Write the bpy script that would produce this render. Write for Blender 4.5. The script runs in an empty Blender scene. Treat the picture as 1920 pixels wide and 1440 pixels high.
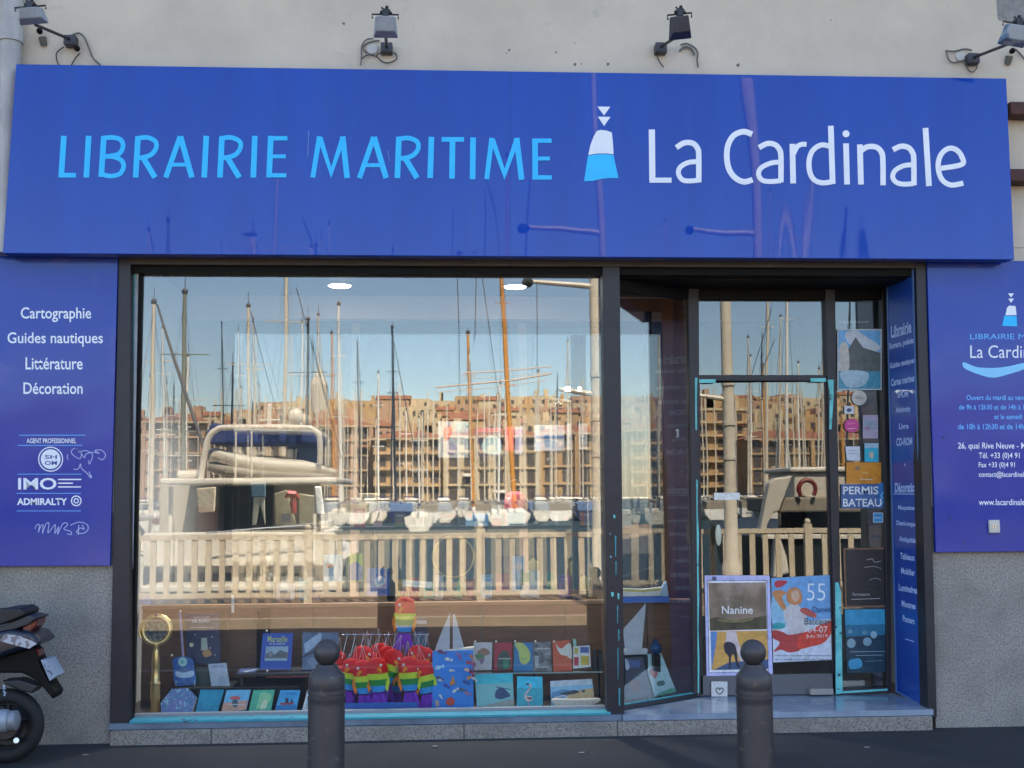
import bpy, bmesh, math, random
from mathutils import Vector, Matrix
random.seed(7)
SC = bpy.context.scene
COL = SC.collection
V = Vector
# ------------------------------------------------------------------ camera, world, sun, exposure
F = 2217.0; CAM = V((0, -7.9, 1.64)); YAW, TILT, ROLL = math.radians(3.4), math.radians(5.4), .0068
fw = V((math.sin(YAW)*math.cos(TILT), math.cos(YAW)*math.cos(TILT), math.sin(TILT)))
rt0 = V((math.cos(YAW), -math.sin(YAW), 0)); up0 = rt0.cross(fw)
RT = rt0*math.cos(ROLL) - up0*math.sin(ROLL); UP = up0*math.cos(ROLL) + rt0*math.sin(ROLL)
cd = bpy.data.cameras.new('camera'); cam = bpy.data.objects.new('camera', cd); COL.objects.link(cam)
cam.matrix_world = Matrix(((RT.x, UP.x, -fw.x, CAM.x), (RT.y, UP.y, -fw.y, CAM.y), (RT.z, UP.z, -fw.z, CAM.z), (0, 0, 0, 1)))
cd.sensor_width = 36; cd.lens = 36*F/1920; cd.clip_end = 6000; cd.clip_start = .05
SC.camera = cam
SUN_EL, SUN_AZ = math.radians(56), math.radians(12)
w = bpy.data.worlds.new('World'); SC.world = w; w.use_nodes = True
nt = w.node_tree; bg = nt.nodes['Background']
sky = nt.nodes.new('ShaderNodeTexSky'); sky.sky_type = 'NISHITA'; sky.sun_disc = False
sky.sun_elevation = SUN_EL; sky.sun_rotation = SUN_AZ; sky.air_density = 1.0; sky.dust_density = .3; sky.ozone_density = 1.2
nt.links.new(sky.outputs[0], bg.inputs[0]); bg.inputs[1].default_value = .09
sd = bpy.data.lights.new('sun', 'SUN'); sd.energy = 4.8; sd.angle = math.radians(.5); sd.color = (1, .88, .70)
so = bpy.data.objects.new('sun', sd); COL.objects.link(so)
sdir = V((math.sin(SUN_AZ)*math.cos(SUN_EL), math.cos(SUN_AZ)*math.cos(SUN_EL), math.sin(SUN_EL)))
so.rotation_euler = sdir.to_track_quat('Z', 'Y').to_euler(); so.location = sdir*30
SC.view_settings.view_transform = 'Standard'; SC.view_settings.look = 'None'
SC.view_settings.gamma = 1; SC.view_settings.use_curve_mapping = False
SC.view_settings.exposure = 2.32
SC.render.engine = 'CYCLES'
SC.cycles.max_bounces = 10; SC.cycles.transparent_max_bounces = 16; SC.cycles.glossy_bounces = 4; SC.cycles.diffuse_bounces = 4

# ------------------------------------------------------------------ helpers
class Pl:
    """a real plane in the place; calling it with a line of sight gives the point there"""
    def __init__(s, p, n): s.p = V(p); s.n = V(n).normalized()
    def __call__(s, px, py, off=0.0):
        d = fw + RT*((px-960)/F) - UP*((py-720)/F)
        t = (s.p - CAM).dot(s.n)/d.dot(s.n)
        return CAM + d*t + s.n*off
def FR(y): return Pl((0, y, 0), (0, -1, 0))
def LEAN(y, z, deg):
    a = math.radians(deg); return Pl((0, y, z), (0, -math.cos(a), math.sin(a)))
def P(px, py, y): return FR(y)(px, py)

MATS = {}
def M(name, col, rough=.6, metal=0, col2=None, scale=6, bump=0, bscale=None, coat=0, detail=6, ramp=(.35, .65), emit=0, stretch=None, spec=.5, col3=None, scale3=1.5, ramp3=(.5, .7), bdet=5, crough=.015):
    if name in MATS: return MATS[name]
    m = bpy.data.materials.new(name); m.use_nodes = True; t = m.node_tree; b = t.nodes['Principled BSDF']
    c = (*col, 1); b.inputs['Base Color'].default_value = c
    b.inputs['Roughness'].default_value = rough; b.inputs['Metallic'].default_value = metal
    b.inputs['Specular IOR Level'].default_value = spec
    b.inputs['Coat Weight'].default_value = coat; b.inputs['Coat IOR'].default_value = 1.5; b.inputs['Coat Roughness'].default_value = crough
    tc = mp = None
    def coord():
        nonlocal tc, mp
        if tc is None:
            tc = t.nodes.new('ShaderNodeTexCoord'); mp = t.nodes.new('ShaderNodeMapping'); t.links.new(tc.outputs['Object'], mp.inputs[0])
            if stretch: mp.inputs['Scale'].default_value = stretch
        return mp.outputs[0]
    def noise(sc, det=6):
        n = t.nodes.new('ShaderNodeTexNoise'); n.inputs['Scale'].default_value = sc; n.inputs['Detail'].default_value = det; n.inputs['Roughness'].default_value = .62
        t.links.new(coord(), n.inputs['Vector']); return n
    last = None
    if col2 is not None:
        n = noise(scale, detail); r = t.nodes.new('ShaderNodeValToRGB'); t.links.new(n.outputs['Fac'], r.inputs[0])
        r.color_ramp.elements[0].position = ramp[0]; r.color_ramp.elements[0].color = c
        r.color_ramp.elements[1].position = ramp[1]; r.color_ramp.elements[1].color = (*col2, 1); last = r.outputs[0]
        if col3 is not None:
            n3 = noise(scale3, 8); r3 = t.nodes.new('ShaderNodeMapRange'); r3.inputs[1].default_value = ramp3[0]; r3.inputs[2].default_value = ramp3[1]
            t.links.new(n3.outputs['Fac'], r3.inputs[0]); mx = t.nodes.new('ShaderNodeMix'); mx.data_type = 'RGBA'
            t.links.new(r3.outputs[0], mx.inputs[0]); t.links.new(last, mx.inputs[6]); mx.inputs[7].default_value = (*col3, 1); last = mx.outputs[2]
        t.links.new(last, b.inputs['Base Color'])
    if bump:
        n = noise(bscale or scale*2, bdet); bp = t.nodes.new('ShaderNodeBump'); bp.inputs['Strength'].default_value = 1; bp.inputs['Distance'].default_value = bump
        t.links.new(n.outputs['Fac'], bp.inputs['Height']); t.links.new(bp.outputs[0], b.inputs['Normal']); t.links.new(bp.outputs[0], b.inputs['Coat Normal'])
    if emit:
        b.inputs['Emission Color'].default_value = c; b.inputs['Emission Strength'].default_value = emit
    MATS[name] = m; return m
def flat(col, rough=.45):
    return M('print %.2f %.2f %.2f %.2f' % (*col, rough), col, rough, col2=tuple(min(1, x*1.22+.005) for x in col), scale=30, detail=3, ramp=(.38, .64), col3=tuple(x*.80 for x in col), scale3=13, ramp3=(.50, .72))
def glass_mat(name, r0, tint=(.86, .9, .88), wave=0.0, wscale=1.2):
    """clear pane: straight transmission and a mirror reflection that grows towards grazing (Schlick)"""
    m = bpy.data.materials.new(name); m.use_nodes = True; t = m.node_tree; t.nodes.clear(); N = t.nodes.new; K = t.links.new
    o = N('ShaderNodeOutputMaterial'); mx = N('ShaderNodeMixShader'); g = N('ShaderNodeNewGeometry')
    dt = N('ShaderNodeVectorMath'); dt.operation = 'DOT_PRODUCT'; K(g.outputs['Normal'], dt.inputs[0]); K(g.outputs['Incoming'], dt.inputs[1])
    ab = N('ShaderNodeMath'); ab.operation = 'ABSOLUTE'; K(dt.outputs['Value'], ab.inputs[0])
    sb = N('ShaderNodeMath'); sb.operation = 'SUBTRACT'; sb.inputs[0].default_value = 1; K(ab.outputs[0], sb.inputs[1])
    pw = N('ShaderNodeMath'); pw.operation = 'POWER'; pw.inputs[1].default_value = 5; K(sb.outputs[0], pw.inputs[0])
    ma = N('ShaderNodeMath'); ma.operation = 'MULTIPLY_ADD'; ma.inputs[1].default_value = 1-r0; ma.inputs[2].default_value = r0; K(pw.outputs[0], ma.inputs[0])
    tr = N('ShaderNodeBsdfTransparent'); tr.inputs[0].default_value = (*tint, 1)
    gl = N('ShaderNodeBsdfGlossy'); gl.inputs['Roughness'].default_value = 0; gl.inputs[0].default_value = (1, 1, 1, 1)
    K(ma.outputs[0], mx.inputs[0]); K(tr.outputs[0], mx.inputs[1]); K(gl.outputs[0], mx.inputs[2]); K(mx.outputs[0], o.inputs[0])
    if wave:
        tc = N('ShaderNodeTexCoord'); n = N('ShaderNodeTexNoise'); n.inputs['Scale'].default_value = wscale; n.inputs['Detail'].default_value = 1
        bp = N('ShaderNodeBump'); bp.inputs['Strength'].default_value = 1; bp.inputs['Distance'].default_value = wave
        K(tc.outputs['Object'], n.inputs['Vector']); K(n.outputs[0], bp.inputs['Height']); K(bp.outputs[0], gl.inputs['Normal'])
    MATS[name] = m; return m

def box(bm, x0, x1, y0, y1, z0, z1):
    vs = [bm.verts.new((x, y, z)) for x in (x0, x1) for y in (y0, y1) for z in (z0, z1)]
    for f in ((0, 1, 3, 2), (4, 6, 7, 5), (0, 4, 5, 1), (2, 3, 7, 6), (0, 2, 6, 4), (1, 5, 7, 3)): bm.faces.new([vs[i] for i in f])
    return vs
def prism(bm, pts, d, mi=0):
    d = V(d); a = [bm.verts.new(p) for p in pts]; b = [bm.verts.new(V(p)+d) for p in pts]; n = len(pts)
    fs = [bm.faces.new(a), bm.faces.new(b[::-1])] + [bm.faces.new((a[i], b[i], b[(i+1) % n], a[(i+1) % n])) for i in range(n)]
    for f in fs: f.material_index = mi
    return fs
def tube(bm, pts, r, seg=8, mi=0, cap=True):
    pts = [V(p) for p in pts]; rs = r if isinstance(r, (list, tuple)) else [r]*len(pts); rings = []
    ref = None
    for i, p in enumerate(pts):
        d = (pts[min(i+1, len(pts)-1)] - pts[max(i-1, 0)]).normalized()
        if ref is None: ref = V((0, 0, 1)) if abs(d.z) < .9 else V((1, 0, 0))
        a = d.cross(ref).normalized(); ref = a.cross(d).normalized(); b = ref
        rings.append([bm.verts.new(p + (a*math.cos(2*math.pi*k/seg) + b*math.sin(2*math.pi*k/seg))*rs[i]) for k in range(seg)])
    for i in range(len(rings)-1):
        for k in range(seg):
            f = bm.faces.new((rings[i][k], rings[i][(k+1) % seg], rings[i+1][(k+1) % seg], rings[i+1][k])); f.material_index = mi
    if cap:
        bm.faces.new(rings[0][::-1]).material_index = mi; bm.faces.new(rings[-1]).material_index = mi
def lathe(bm, c, prof, seg=24, axis='z', mi=None):
    c = V(c); rings = []
    for r, z in prof:
        ring = []
        for k in range(seg):
            a = 2*math.pi*k/seg; x, y = r*math.cos(a), r*math.sin(a)
            ring.append(bm.verts.new(c + (V((x, y, z)) if axis == 'z' else V((x, z, y)) if axis == 'y' else V((z, x, y)))))
        rings.append(ring)
    for i in range(len(rings)-1):
        for k in range(seg):
            f = bm.faces.new((rings[i][k], rings[i][(k+1) % seg], rings[i+1][(k+1) % seg], rings[i+1][k]))
            if mi: f.material_index = mi[i]
    f0 = bm.faces.new(rings[0][::-1]); f1 = bm.faces.new(rings[-1])
    if mi: f0.material_index = mi[0]; f1.material_index = mi[-1]
def ball(bm, c, rx, ry=None, rz=None, seg=12, mi=0):
    ry = rx if ry is None else ry; rz = rx if rz is None else rz
    n0 = len(bm.faces)
    g = bmesh.ops.create_uvsphere(bm, u_segments=seg, v_segments=max(6, seg//2+2), radius=1, matrix=Matrix.Translation(V(c)) @ Matrix.Diagonal((rx, ry, rz, 1)))
    bm.faces.ensure_lookup_table()
    for f in bm.faces[n0:]: f.material_index = mi
def torus(bm, c, R, r, axis='y', seg=28, s2=8, a0=0, a1=2*math.pi):
    full = abs(a1-a0-2*math.pi) < 1e-6; pts = []
    n = seg
    rings = []
    for i in range(n + (0 if full else 1)):
        a = a0 + (a1-a0)*i/n; ring = []
        for k in range(s2):
            b = 2*math.pi*k/s2; q = R + r*math.cos(b); u, v_, h = q*math.cos(a), q*math.sin(a), r*math.sin(b)
            ring.append(bm.verts.new(V(c) + (V((u, h, v_)) if axis == 'y' else V((u, v_, h)) if axis == 'z' else V((h, u, v_)))))
        rings.append(ring)
    m = len(rings)
    for i in range(m if full else m-1):
        A, B = rings[i], rings[(i+1) % m]
        for k in range(s2): bm.faces.new((A[k], A[(k+1) % s2], B[(k+1) % s2], B[k]))

def org(o):
    x = V((0, 0, 0))
    while o is not None: x = x + o.location; o = o.parent
    return x
def obj(name, bm, mat=None, parent=None, smooth=False, bevel=0, bseg=2, **kw):
    bmesh.ops.recalc_face_normals(bm, faces=bm.faces[:])
    L = org(parent); pr = kw.get('origin')
    if pr is not None: L = V(pr)
    for v in bm.verts: v.co = v.co - L
    me = bpy.data.meshes.new(name); bm.to_mesh(me); bm.free()
    for m in (mat if isinstance(mat, (list, tuple)) else [mat]): me.materials.append(m)
    if smooth:
        for p in me.polygons: p.use_smooth = True
        try: me.set_sharp_from_angle(angle=math.radians(40))
        except Exception: pass
    o = bpy.data.objects.new(name, me); COL.objects.link(o)
    if parent: o.parent = parent
    elif pr is not None: o.location = L
    if bevel:
        b = o.modifiers.new('bevel', 'BEVEL'); b.width = bevel; b.segments = bseg; b.limit_method = 'ANGLE'; b.angle_limit = math.radians(35)
    return o
def BM(): return bmesh.new()
def tag(o, label=None, cat=None, group=None, kind=None):
    if label: o['label'] = label
    if cat: o['category'] = cat
    if group: o['group'] = group
    if kind: o['kind'] = kind
    return o
def thing(name, label, cat, loc=(0, 0, 0), group=None):
    o = bpy.data.objects.new(name, None); COL.objects.link(o); o.location = V(loc); o.empty_display_size = .2
    return tag(o, label, cat, group)
def struct(name, bm, mat, **k): return tag(obj(name, bm, mat, **k), kind='structure')
def bx(name, x0, x1, y0, y1, z0, z1, mat, parent=None, bevel=0):
    bm = BM(); box(bm, min(x0, x1), max(x0, x1), min(y0, y1), max(y0, y1), min(z0, z1), max(z0, z1)); return obj(name, bm, mat, parent, bevel=bevel)
def copy_tree(o, parent=None):
    c = o.copy(); COL.objects.link(c)
    if parent: c.parent = parent
    for ch in list(o.children): copy_tree(ch, c)
    return c
def slab(name, pl, pts, thick, mat, parent=None, off=0, bevel=0):
    """a plate: outline seen at the plane, with real thickness behind it"""
    bm = BM(); prism(bm, [pl(x, y, off) for x, y in pts], -pl.n*thick); return obj(name, bm, mat, parent, bevel=bevel)
def rc(x0, y0, x1, y1): return [(x0, y0), (x1, y0), (x1, y1), (x0, y1)]
def cat(pts, n=6, closed=False):
    out = []; N = len(pts)
    for i in range(N-1 if not closed else N):
        g = lambda k: V(pts[k % N]) if closed else V(pts[max(0, min(N-1, k))])
        p0, p1, p2, p3 = g(i-1), g(i), g(i+1), g(i+2)
        for k in range(n):
            t = k/n; out.append(tuple(.5*((2*p1)+(p2-p0)*t+(2*p0-5*p1+4*p2-p3)*t*t+(3*p1-p0-3*p2+p3)*t**3)))
    if not closed: out.append(tuple(pts[-1]))
    return out
def stroke(bm, pl, pts, w, off, ext=.003, mi=0):
    """flat ribbon of width w along a polyline, lying on plane pl"""
    pts = [V(p) for p in pts]; L = []; R = []
    for i, p in enumerate(pts):
        a = (p - pts[i-1]).normalized() if i else None; b = (pts[i+1]-p).normalized() if i < len(pts)-1 else None
        if a is None: n = V((-b.y, b.x)); s = 1
        elif b is None: n = V((-a.y, a.x)); s = 1
        else:
            n = (V((-a.y, a.x))+V((-b.y, b.x))).normalized(); s = min(2.2, 1/max(.3, n.dot(V((-a.y, a.x)))))
        L.append(p+n*w/2*s); R.append(p-n*w/2*s)
    d = -pl.n*ext
    for i in range(len(pts)-1):
        q = [pl(*L[i], off), pl(*L[i+1], off), pl(*R[i+1], off), pl(*R[i], off)]
        a = [bm.verts.new(x) for x in q]; b = [bm.verts.new(x+d) for x in q]
        fs = [bm.faces.new(a), bm.faces.new((a[0], b[0], b[1], a[1])), bm.faces.new((a[2], b[2], b[3], a[3]))]
        if i == 0: fs.append(bm.faces.new((a[3], b[3], b[0], a[0])))
        if i == len(pts)-2: fs.append(bm.faces.new((a[1], b[1], b[2], a[2])))
        for f in fs: f.material_index = mi
def text(s, x0, y0, x1, y1, pl, mat, parent=None, off=.002, name='lettering', bold=0, ext=0, corners=None, shear=0):
    """lettering printed on plane pl, its ink filling the given outline"""
    c = bpy.data.curves.new('t', 'FONT'); c.body = s; c.size = 1; c.offset = bold; c.resolution_u = 3; c.shear = shear; c.fill_mode = 'FRONT'; c.align_x = 'CENTER'
    o = bpy.data.objects.new('t', c); me = bpy.data.meshes.new_from_object(o)
    xs = [v.co.x for v in me.vertices]; ys = [v.co.y for v in me.vertices]
    X0, X1, Y0, Y1 = min(xs), max(xs), min(ys), max(ys)
    if corners is None: corners = [(x0, y0), (x1, y0), (x1, y1), (x0, y1)]
    A, B, C_, D = [V(q) for q in corners]; L = org(parent)
    for v in me.vertices:
        u = (v.co.x-X0)/(X1-X0); t = 1-(v.co.y-Y0)/(Y1-Y0)
        q = (A*(1-u)+B*u)*(1-t) + (D*(1-u)+C_*u)*t
        v.co = pl(q.x, q.y, off) - L
    me.materials.clear(); me.materials.append(mat)
    bpy.data.objects.remove(o); bpy.data.curves.remove(c)
    r = bpy.data.objects.new(name, me); COL.objects.link(r)
    if parent: r.parent = parent
    return r
def art(pl, parent, items, off=.0012, name='printed_picture', step=.0005):
    bm = BM(); ms = []
    for k, it in enumerate(items):
        kind, colr = it[0], it[1]; m = flat(colr) if not isinstance(colr, bpy.types.Material) else colr
        if m not in ms: ms.append(m)
        mi = ms.index(m); o = off + k*step
        if kind == 'r': pts = rc(*it[2:6])
        elif kind == 'e': pts = [(it[2]+it[4]*math.cos(a*math.pi/10), it[3]+it[5]*math.sin(a*math.pi/10)) for a in range(20)]
        elif kind == 'l': stroke(bm, pl, it[3], it[2], o, .0003, mi); continue
        elif kind == 'c': pts = cat(it[2], 5, True)
        else: pts = it[2]
        f = bm.faces.new([bm.verts.new(pl(x, y, o)) for x, y in pts]); f.material_index = mi
    return obj(name, bm, ms, parent)
# ------------------------------------------------------------------ materials
RENDER = M('lime render', (.63, .54, .42), .9, col2=(.50, .43, .34), scale=1.3, ramp=(.38, .75), bump=.004, bscale=14, col3=(.27, .26, .25), scale3=3.5, ramp3=(.62, .85))
GRAN = M('grey granite', (.32, .285, .245), .65, col2=(.15, .13, .118), scale=110, detail=2, ramp=(.44, .60), bump=.002, bscale=60, col3=(.17, .15, .13), scale3=2.5, ramp3=(.50, .72))
GRAN2 = M('pier granite', (.37, .33, .29), .7, col2=(.20, .18, .165), scale=80, detail=3, ramp=(.42, .62), bump=.002, bscale=50, col3=(.17, .155, .14), scale3=1.6, ramp3=(.50, .75))
ASPH = M('pavement asphalt', (.019, .019, .022), .85, col2=(.030, .030, .034), scale=1.6, ramp=(.35, .7), bump=.004, bscale=90, col3=(.065, .064, .068), scale3=60, ramp3=(.60, .70))
ROAD = M('road asphalt', (.032, .031, .031), .8, col2=(.045, .043, .042), scale=2, bump=.004, bscale=70)
QUAY = M('quay paving', (.20, .125, .075), .8, col2=(.15, .10, .065), scale=3, bump=.003, bscale=20)
FRAME = M('dark blue grey frame paint', (.011, .011, .019), .45, col2=(.018, .017, .025), scale=7, bump=.0006, bscale=60, col3=(.05, .055, .075), scale3=16, ramp3=(.68, .74))
FRAMEH = M('brown metal head bar', (.050, .040, .034), .45, col2=(.026, .021, .02), scale=5, stretch=(1, 4, 8), col3=(.20, .18, .16), scale3=9, ramp3=(.64, .74))
BLACK = M('black cladding', (.003, .003, .0035), .6, spec=.2)
TURQ = M('worn turquoise paint', (.03, .26, .34), .5, col2=(.05, .36, .43), scale=9, stretch=(1, 1, 4), bump=.001, bscale=40, col3=(.05, .065, .10), scale3=9, ramp3=(.60, .64))
TURQ2 = M('pale turquoise paint', (.19, .66, .66), .5, col2=(.10, .50, .52), scale=12, col3=(.03, .05, .07), scale3=16, ramp3=(.60, .66))
WSEAL = M('white window sealant', (.48, .50, .52), .5, col2=(.33, .35, .37), scale=8)
BLUE = M('blue sign panel', (.0005, .044, .35), .5, col2=(.001, .054, .40), scale=1.4, spec=.10, bump=.003, bscale=1.5, bdet=0, coat=.66, stretch=(2.2, 1, .35), col3=(.010, .060, .34), scale3=3.2, ramp3=(.60, .85))
BLUE2 = M('scuffed blue panel', (.003, .029, .31), .5, spec=.12, col2=(.005, .037, .35), scale=1.3, bump=.006, bscale=1.6, bdet=1, crough=.11, coat=.7, col3=(.085, .085, .34), scale3=1.7, ramp3=(.56, .80))
BLUE3 = M('reveal blue panel', (.008, .055, .33), .35, col2=(.012, .07, .38), scale=1.1, coat=.3, bump=.001, bscale=5)
CYAN = M('cyan vinyl', (.012, .50, .97), .45, col2=(.016, .55, .98), scale=10)
WHITE = M('white vinyl', (.86, .88, .93), .45, col2=(.80, .83, .90), scale=8)
LBLUE = M('pale blue vinyl', (.14, .48, .95), .5)
SCRIB = M('white marker scribble', (.50, .56, .82), .6)
WOOD = M('brown wood panelling', (.20, .095, .045), .5, col2=(.13, .06, .03), scale=3, stretch=(1, 1, 9), bump=.001)
WOODL = M('red brown wooden frame', (.20, .075, .03), .4, col2=(.12, .05, .022), scale=4, stretch=(4, 4, .6))
FLOORI = M('dark shop floor', (.05, .045, .045), .3, col2=(.035, .03, .03), scale=4)
DARKBASE = M('black display cloth', (.010, .010, .012), .8)
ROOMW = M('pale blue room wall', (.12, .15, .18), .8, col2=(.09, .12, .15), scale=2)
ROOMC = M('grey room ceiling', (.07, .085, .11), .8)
MARBLE = M('grey marble tile', (.30, .35, .43), .16, col2=(.20, .25, .33), scale=2.2, ramp=(.4, .62), col3=(.40, .44, .50), scale3=6, ramp3=(.55, .75))
GL = glass_mat('shop window glass', .085, (.955, .97, .965), wave=.0006, wscale=1.0)
GLD = glass_mat('door glass', .085, (.74, .78, .79), wave=.0003, wscale=1.5)
GLI = glass_mat('small glass', .05, (.93, .97, .96))
STEEL = M('bollard grey paint', (.040, .036, .041), .42, col2=(.058, .052, .056), scale=7, bump=.0012, bscale=45, col3=(.13, .115, .10), scale3=22, ramp3=(.62, .70))
BRASS = M('polished brass', (.95, .72, .34), .36, 1, col2=(.85, .60, .26), scale=8)
CHROME = M('steel', (.55, .56, .58), .25, 1)
RUBBER = M('black rubber', (.012, .012, .013), .75, bump=.001, bscale=90)
BPLAST = M('black plastic', (.014, .015, .018), .45, col2=(.022, .023, .028), scale=12)
DIRTW = M('dirty white plastic', (.36, .38, .42), .55, col2=(.22, .24, .28), scale=12, bump=.001)

# ------------------------------------------------------------------ ground, street, quay, water
bm = BM(); box(bm, -60, 60, -2.95, 9, -.3, .075); struct('sidewalk', bm, ASPH)
bm = BM(); box(bm, -60, 60, -3.10, -2.953, -.3, .077); struct('kerb', bm, GRAN)
bm = BM(); box(bm, -60, 60, -8.2, -3.104, -.4, -.12); struct('road', bm, ROAD)
bm = BM(); box(bm, -60, 60, -11.8, -8.404, -1.9, 0); struct('quay_pavement', bm, QUAY)
bm = BM(); box(bm, -60, 60, -8.40, -8.204, -.4, .004); struct('quay_kerb', bm, M('pale kerb stone', (.36, .29, .21), .8, col2=(.28, .23, .17), scale=8))
bm = BM(); box(bm, -900, 900, -3, 900, -.6, -.32); struct('ground', bm, ROAD)
bm = BM(); g = [bm.verts.new(p) for p in ((-900, -11.7, -1.3), (900, -11.7, -1.3), (900, -262, -1.3), (-900, -262, -1.3))]; bm.faces.new(g)
WATER = M('harbour water', (.008, .024, .028), .4, bump=.15, bscale=1.4, spec=.08)
struct('harbour_water', bm, WATER)
bm = BM(); box(bm, -900, 900, -300, -261, -3, .6); struct('far_quay', bm, QUAY)

# ------------------------------------------------------------------ shop building shell
f0 = FR(0)
shop = thing('shop_building', 'cream rendered building whose ground floor holds the blue fronted nautical bookshop', 'building', (0, 4, 0))
XL = P(232, 900, 0).x - .03; XR = P(1738, 900, 0).x
ZT = P(900, 480, 0).z + .08
H = 11.5
bm = BM(); box(bm, -30, 30, 0, .35, ZT, H); obj('front_wall', bm, RENDER, shop)
ZGL = P(100, 1050, 0).z + .3
for x0, x1, nm in ((-30, XL, 'l'), (XR, 30, 'r')):
    bx('stone_pier', x0, x1, .012, .35, -.02, ZGL, GRAN2, shop)
    bx('front_wall', x0, x1, .004, .35, ZGL+.002, ZT-.002, RENDER, shop)
bx('rear_wall', -30, 30, 8, 8.3, -.02, H, RENDER, shop)
bx('side_wall', -30, -29.7, .352, 7.998, -.02, H, RENDER, shop); bx('side_wall', 29.7, 30, .352, 7.998, -.02, H, RENDER, shop)
bx('roof', -30.2, 30.2, -.25, 8.4, H+.002, H+.3, M('roof tile', (.4, .16, .08), .8, col2=(.3, .12, .07), scale=20), shop)
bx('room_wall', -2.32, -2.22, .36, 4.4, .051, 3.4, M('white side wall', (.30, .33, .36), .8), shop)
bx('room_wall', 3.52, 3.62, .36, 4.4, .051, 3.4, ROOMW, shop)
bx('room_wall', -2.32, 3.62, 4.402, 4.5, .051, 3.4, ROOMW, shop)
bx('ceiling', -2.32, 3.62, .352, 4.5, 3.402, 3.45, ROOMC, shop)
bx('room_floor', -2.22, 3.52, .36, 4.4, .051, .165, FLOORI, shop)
bx('ceiling_beam', -2.2, 3.5, 2.45, 2.6, 3.2, 3.4, M('pink beam', (.45, .33, .30), .7), shop)
for xx in (-.92, .78): bx('column', xx, xx+.085, 4.1, 4.2, .166, 3.4, M('pink column', (.62, .42, .34), .6), shop)
bx('dark_doorway', 1.34, 1.52, 4.36, 4.4, .17, 3.2, M('doorway grey', (.12, .15, .19), .8), shop)
# granite step: long blocks with open joints
zs = P(700, 1360, -.03).z
xs = [P(x, 1370, -.06).x for x in (206, 396, 582, 870, 1158, 1430, 1750)]
for a, b in zip(xs, xs[1:]): bx('step_stone', a+.002, b-.002, -.06, .30, -.02, zs-random.random()*.002, GRAN, shop, bevel=.004)
# stains and marks
# drainpipe
dp = thing('drainpipe', 'cream painted drainpipe at the left end of the long blue sign', 'pipe', (P(12, 400, -.1).x, -.1, 3))
bm = BM(); xa = P(14, 250, -.1); xc = xa.x
tube(bm, [(xc, -.1, P(14, 476, -.1).z), (xc, -.1, 9)], .068, 16); obj('pipe', bm, M('cream pipe paint', (.50, .48, .45), .6, col2=(.36, .34, .33), scale=6, stretch=(1, 1, .5)), dp, smooth=True)
for py in (66, -300):
    z = P(14, py, -.1).z; bm = BM(); tube(bm, [(xc, -.1, z-.05), (xc, -.1, z+.05)], .079, 16); obj('collar', bm, MATS['cream pipe paint'], dp, smooth=True)
    bm = BM(); box(bm, xc-.02, xc+.02, -.04, .0, z-.02, z+.02); obj('bracket', bm, CHROME, dp)
# rusty beam ends on the right
for k, (y0, y1) in enumerate(((190, 215), (316, 340))):
    a = P(1894, y0, -.14); c = P(1960, y1, -.14)
    tag(bx('beam_end', a.x, c.x, -.14, -.001, c.z, a.z, M('rusty brown beam', (.10, .03, .02), .7, col2=(.05, .02, .015), scale=14, bump=.003), bevel=.008),
        ('upper' if k == 0 else 'lower')+' of the two rusty brown beam ends right of the long blue sign', 'beam', 'rusty beam ends')

# ------------------------------------------------------------------ fascia sign
fa = thing('fascia_sign', 'long glossy blue shop sign reading LIBRAIRIE MARITIME La Cardinale', 'sign', (0, -.1, 3.3))
FA = Pl((0, -.195, 3.27), (0, -1, -.035))
slab('panel', FA, [(30, 120), (1887, 147), (1902, 487), (5, 475)], .13, BLUE, fa, bevel=.004)
for px_, y0, y1 in ((957, 134, 481),):
    bm = BM(); stroke(bm, FA, [(px_, y0), (px_-1, y1)], .8, .0006, .0002); o_ = obj('panel_joint', bm, M('joint blue', (.008, .03, .24), .5), fa)
W1, W2 = 10.5, 8.6
def letter(strokes, mat, wd=10, smooth=True, nm='letter'):
    bm = BM()
    for k, s in enumerate(strokes):
        if isinstance(s, tuple) and not isinstance(s[0], (int, float)) and isinstance(s[0], list): pts, ww, sm = s
        else: pts, ww, sm = s, wd, False
        stroke(bm, FA, cat(pts, 6) if sm else pts, ww, .0034+k*.00035, .003)
    return obj(nm, bm, mat, fa)
S = lambda pts, w=W2, sm=False: (pts, w, sm)
C = True
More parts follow.
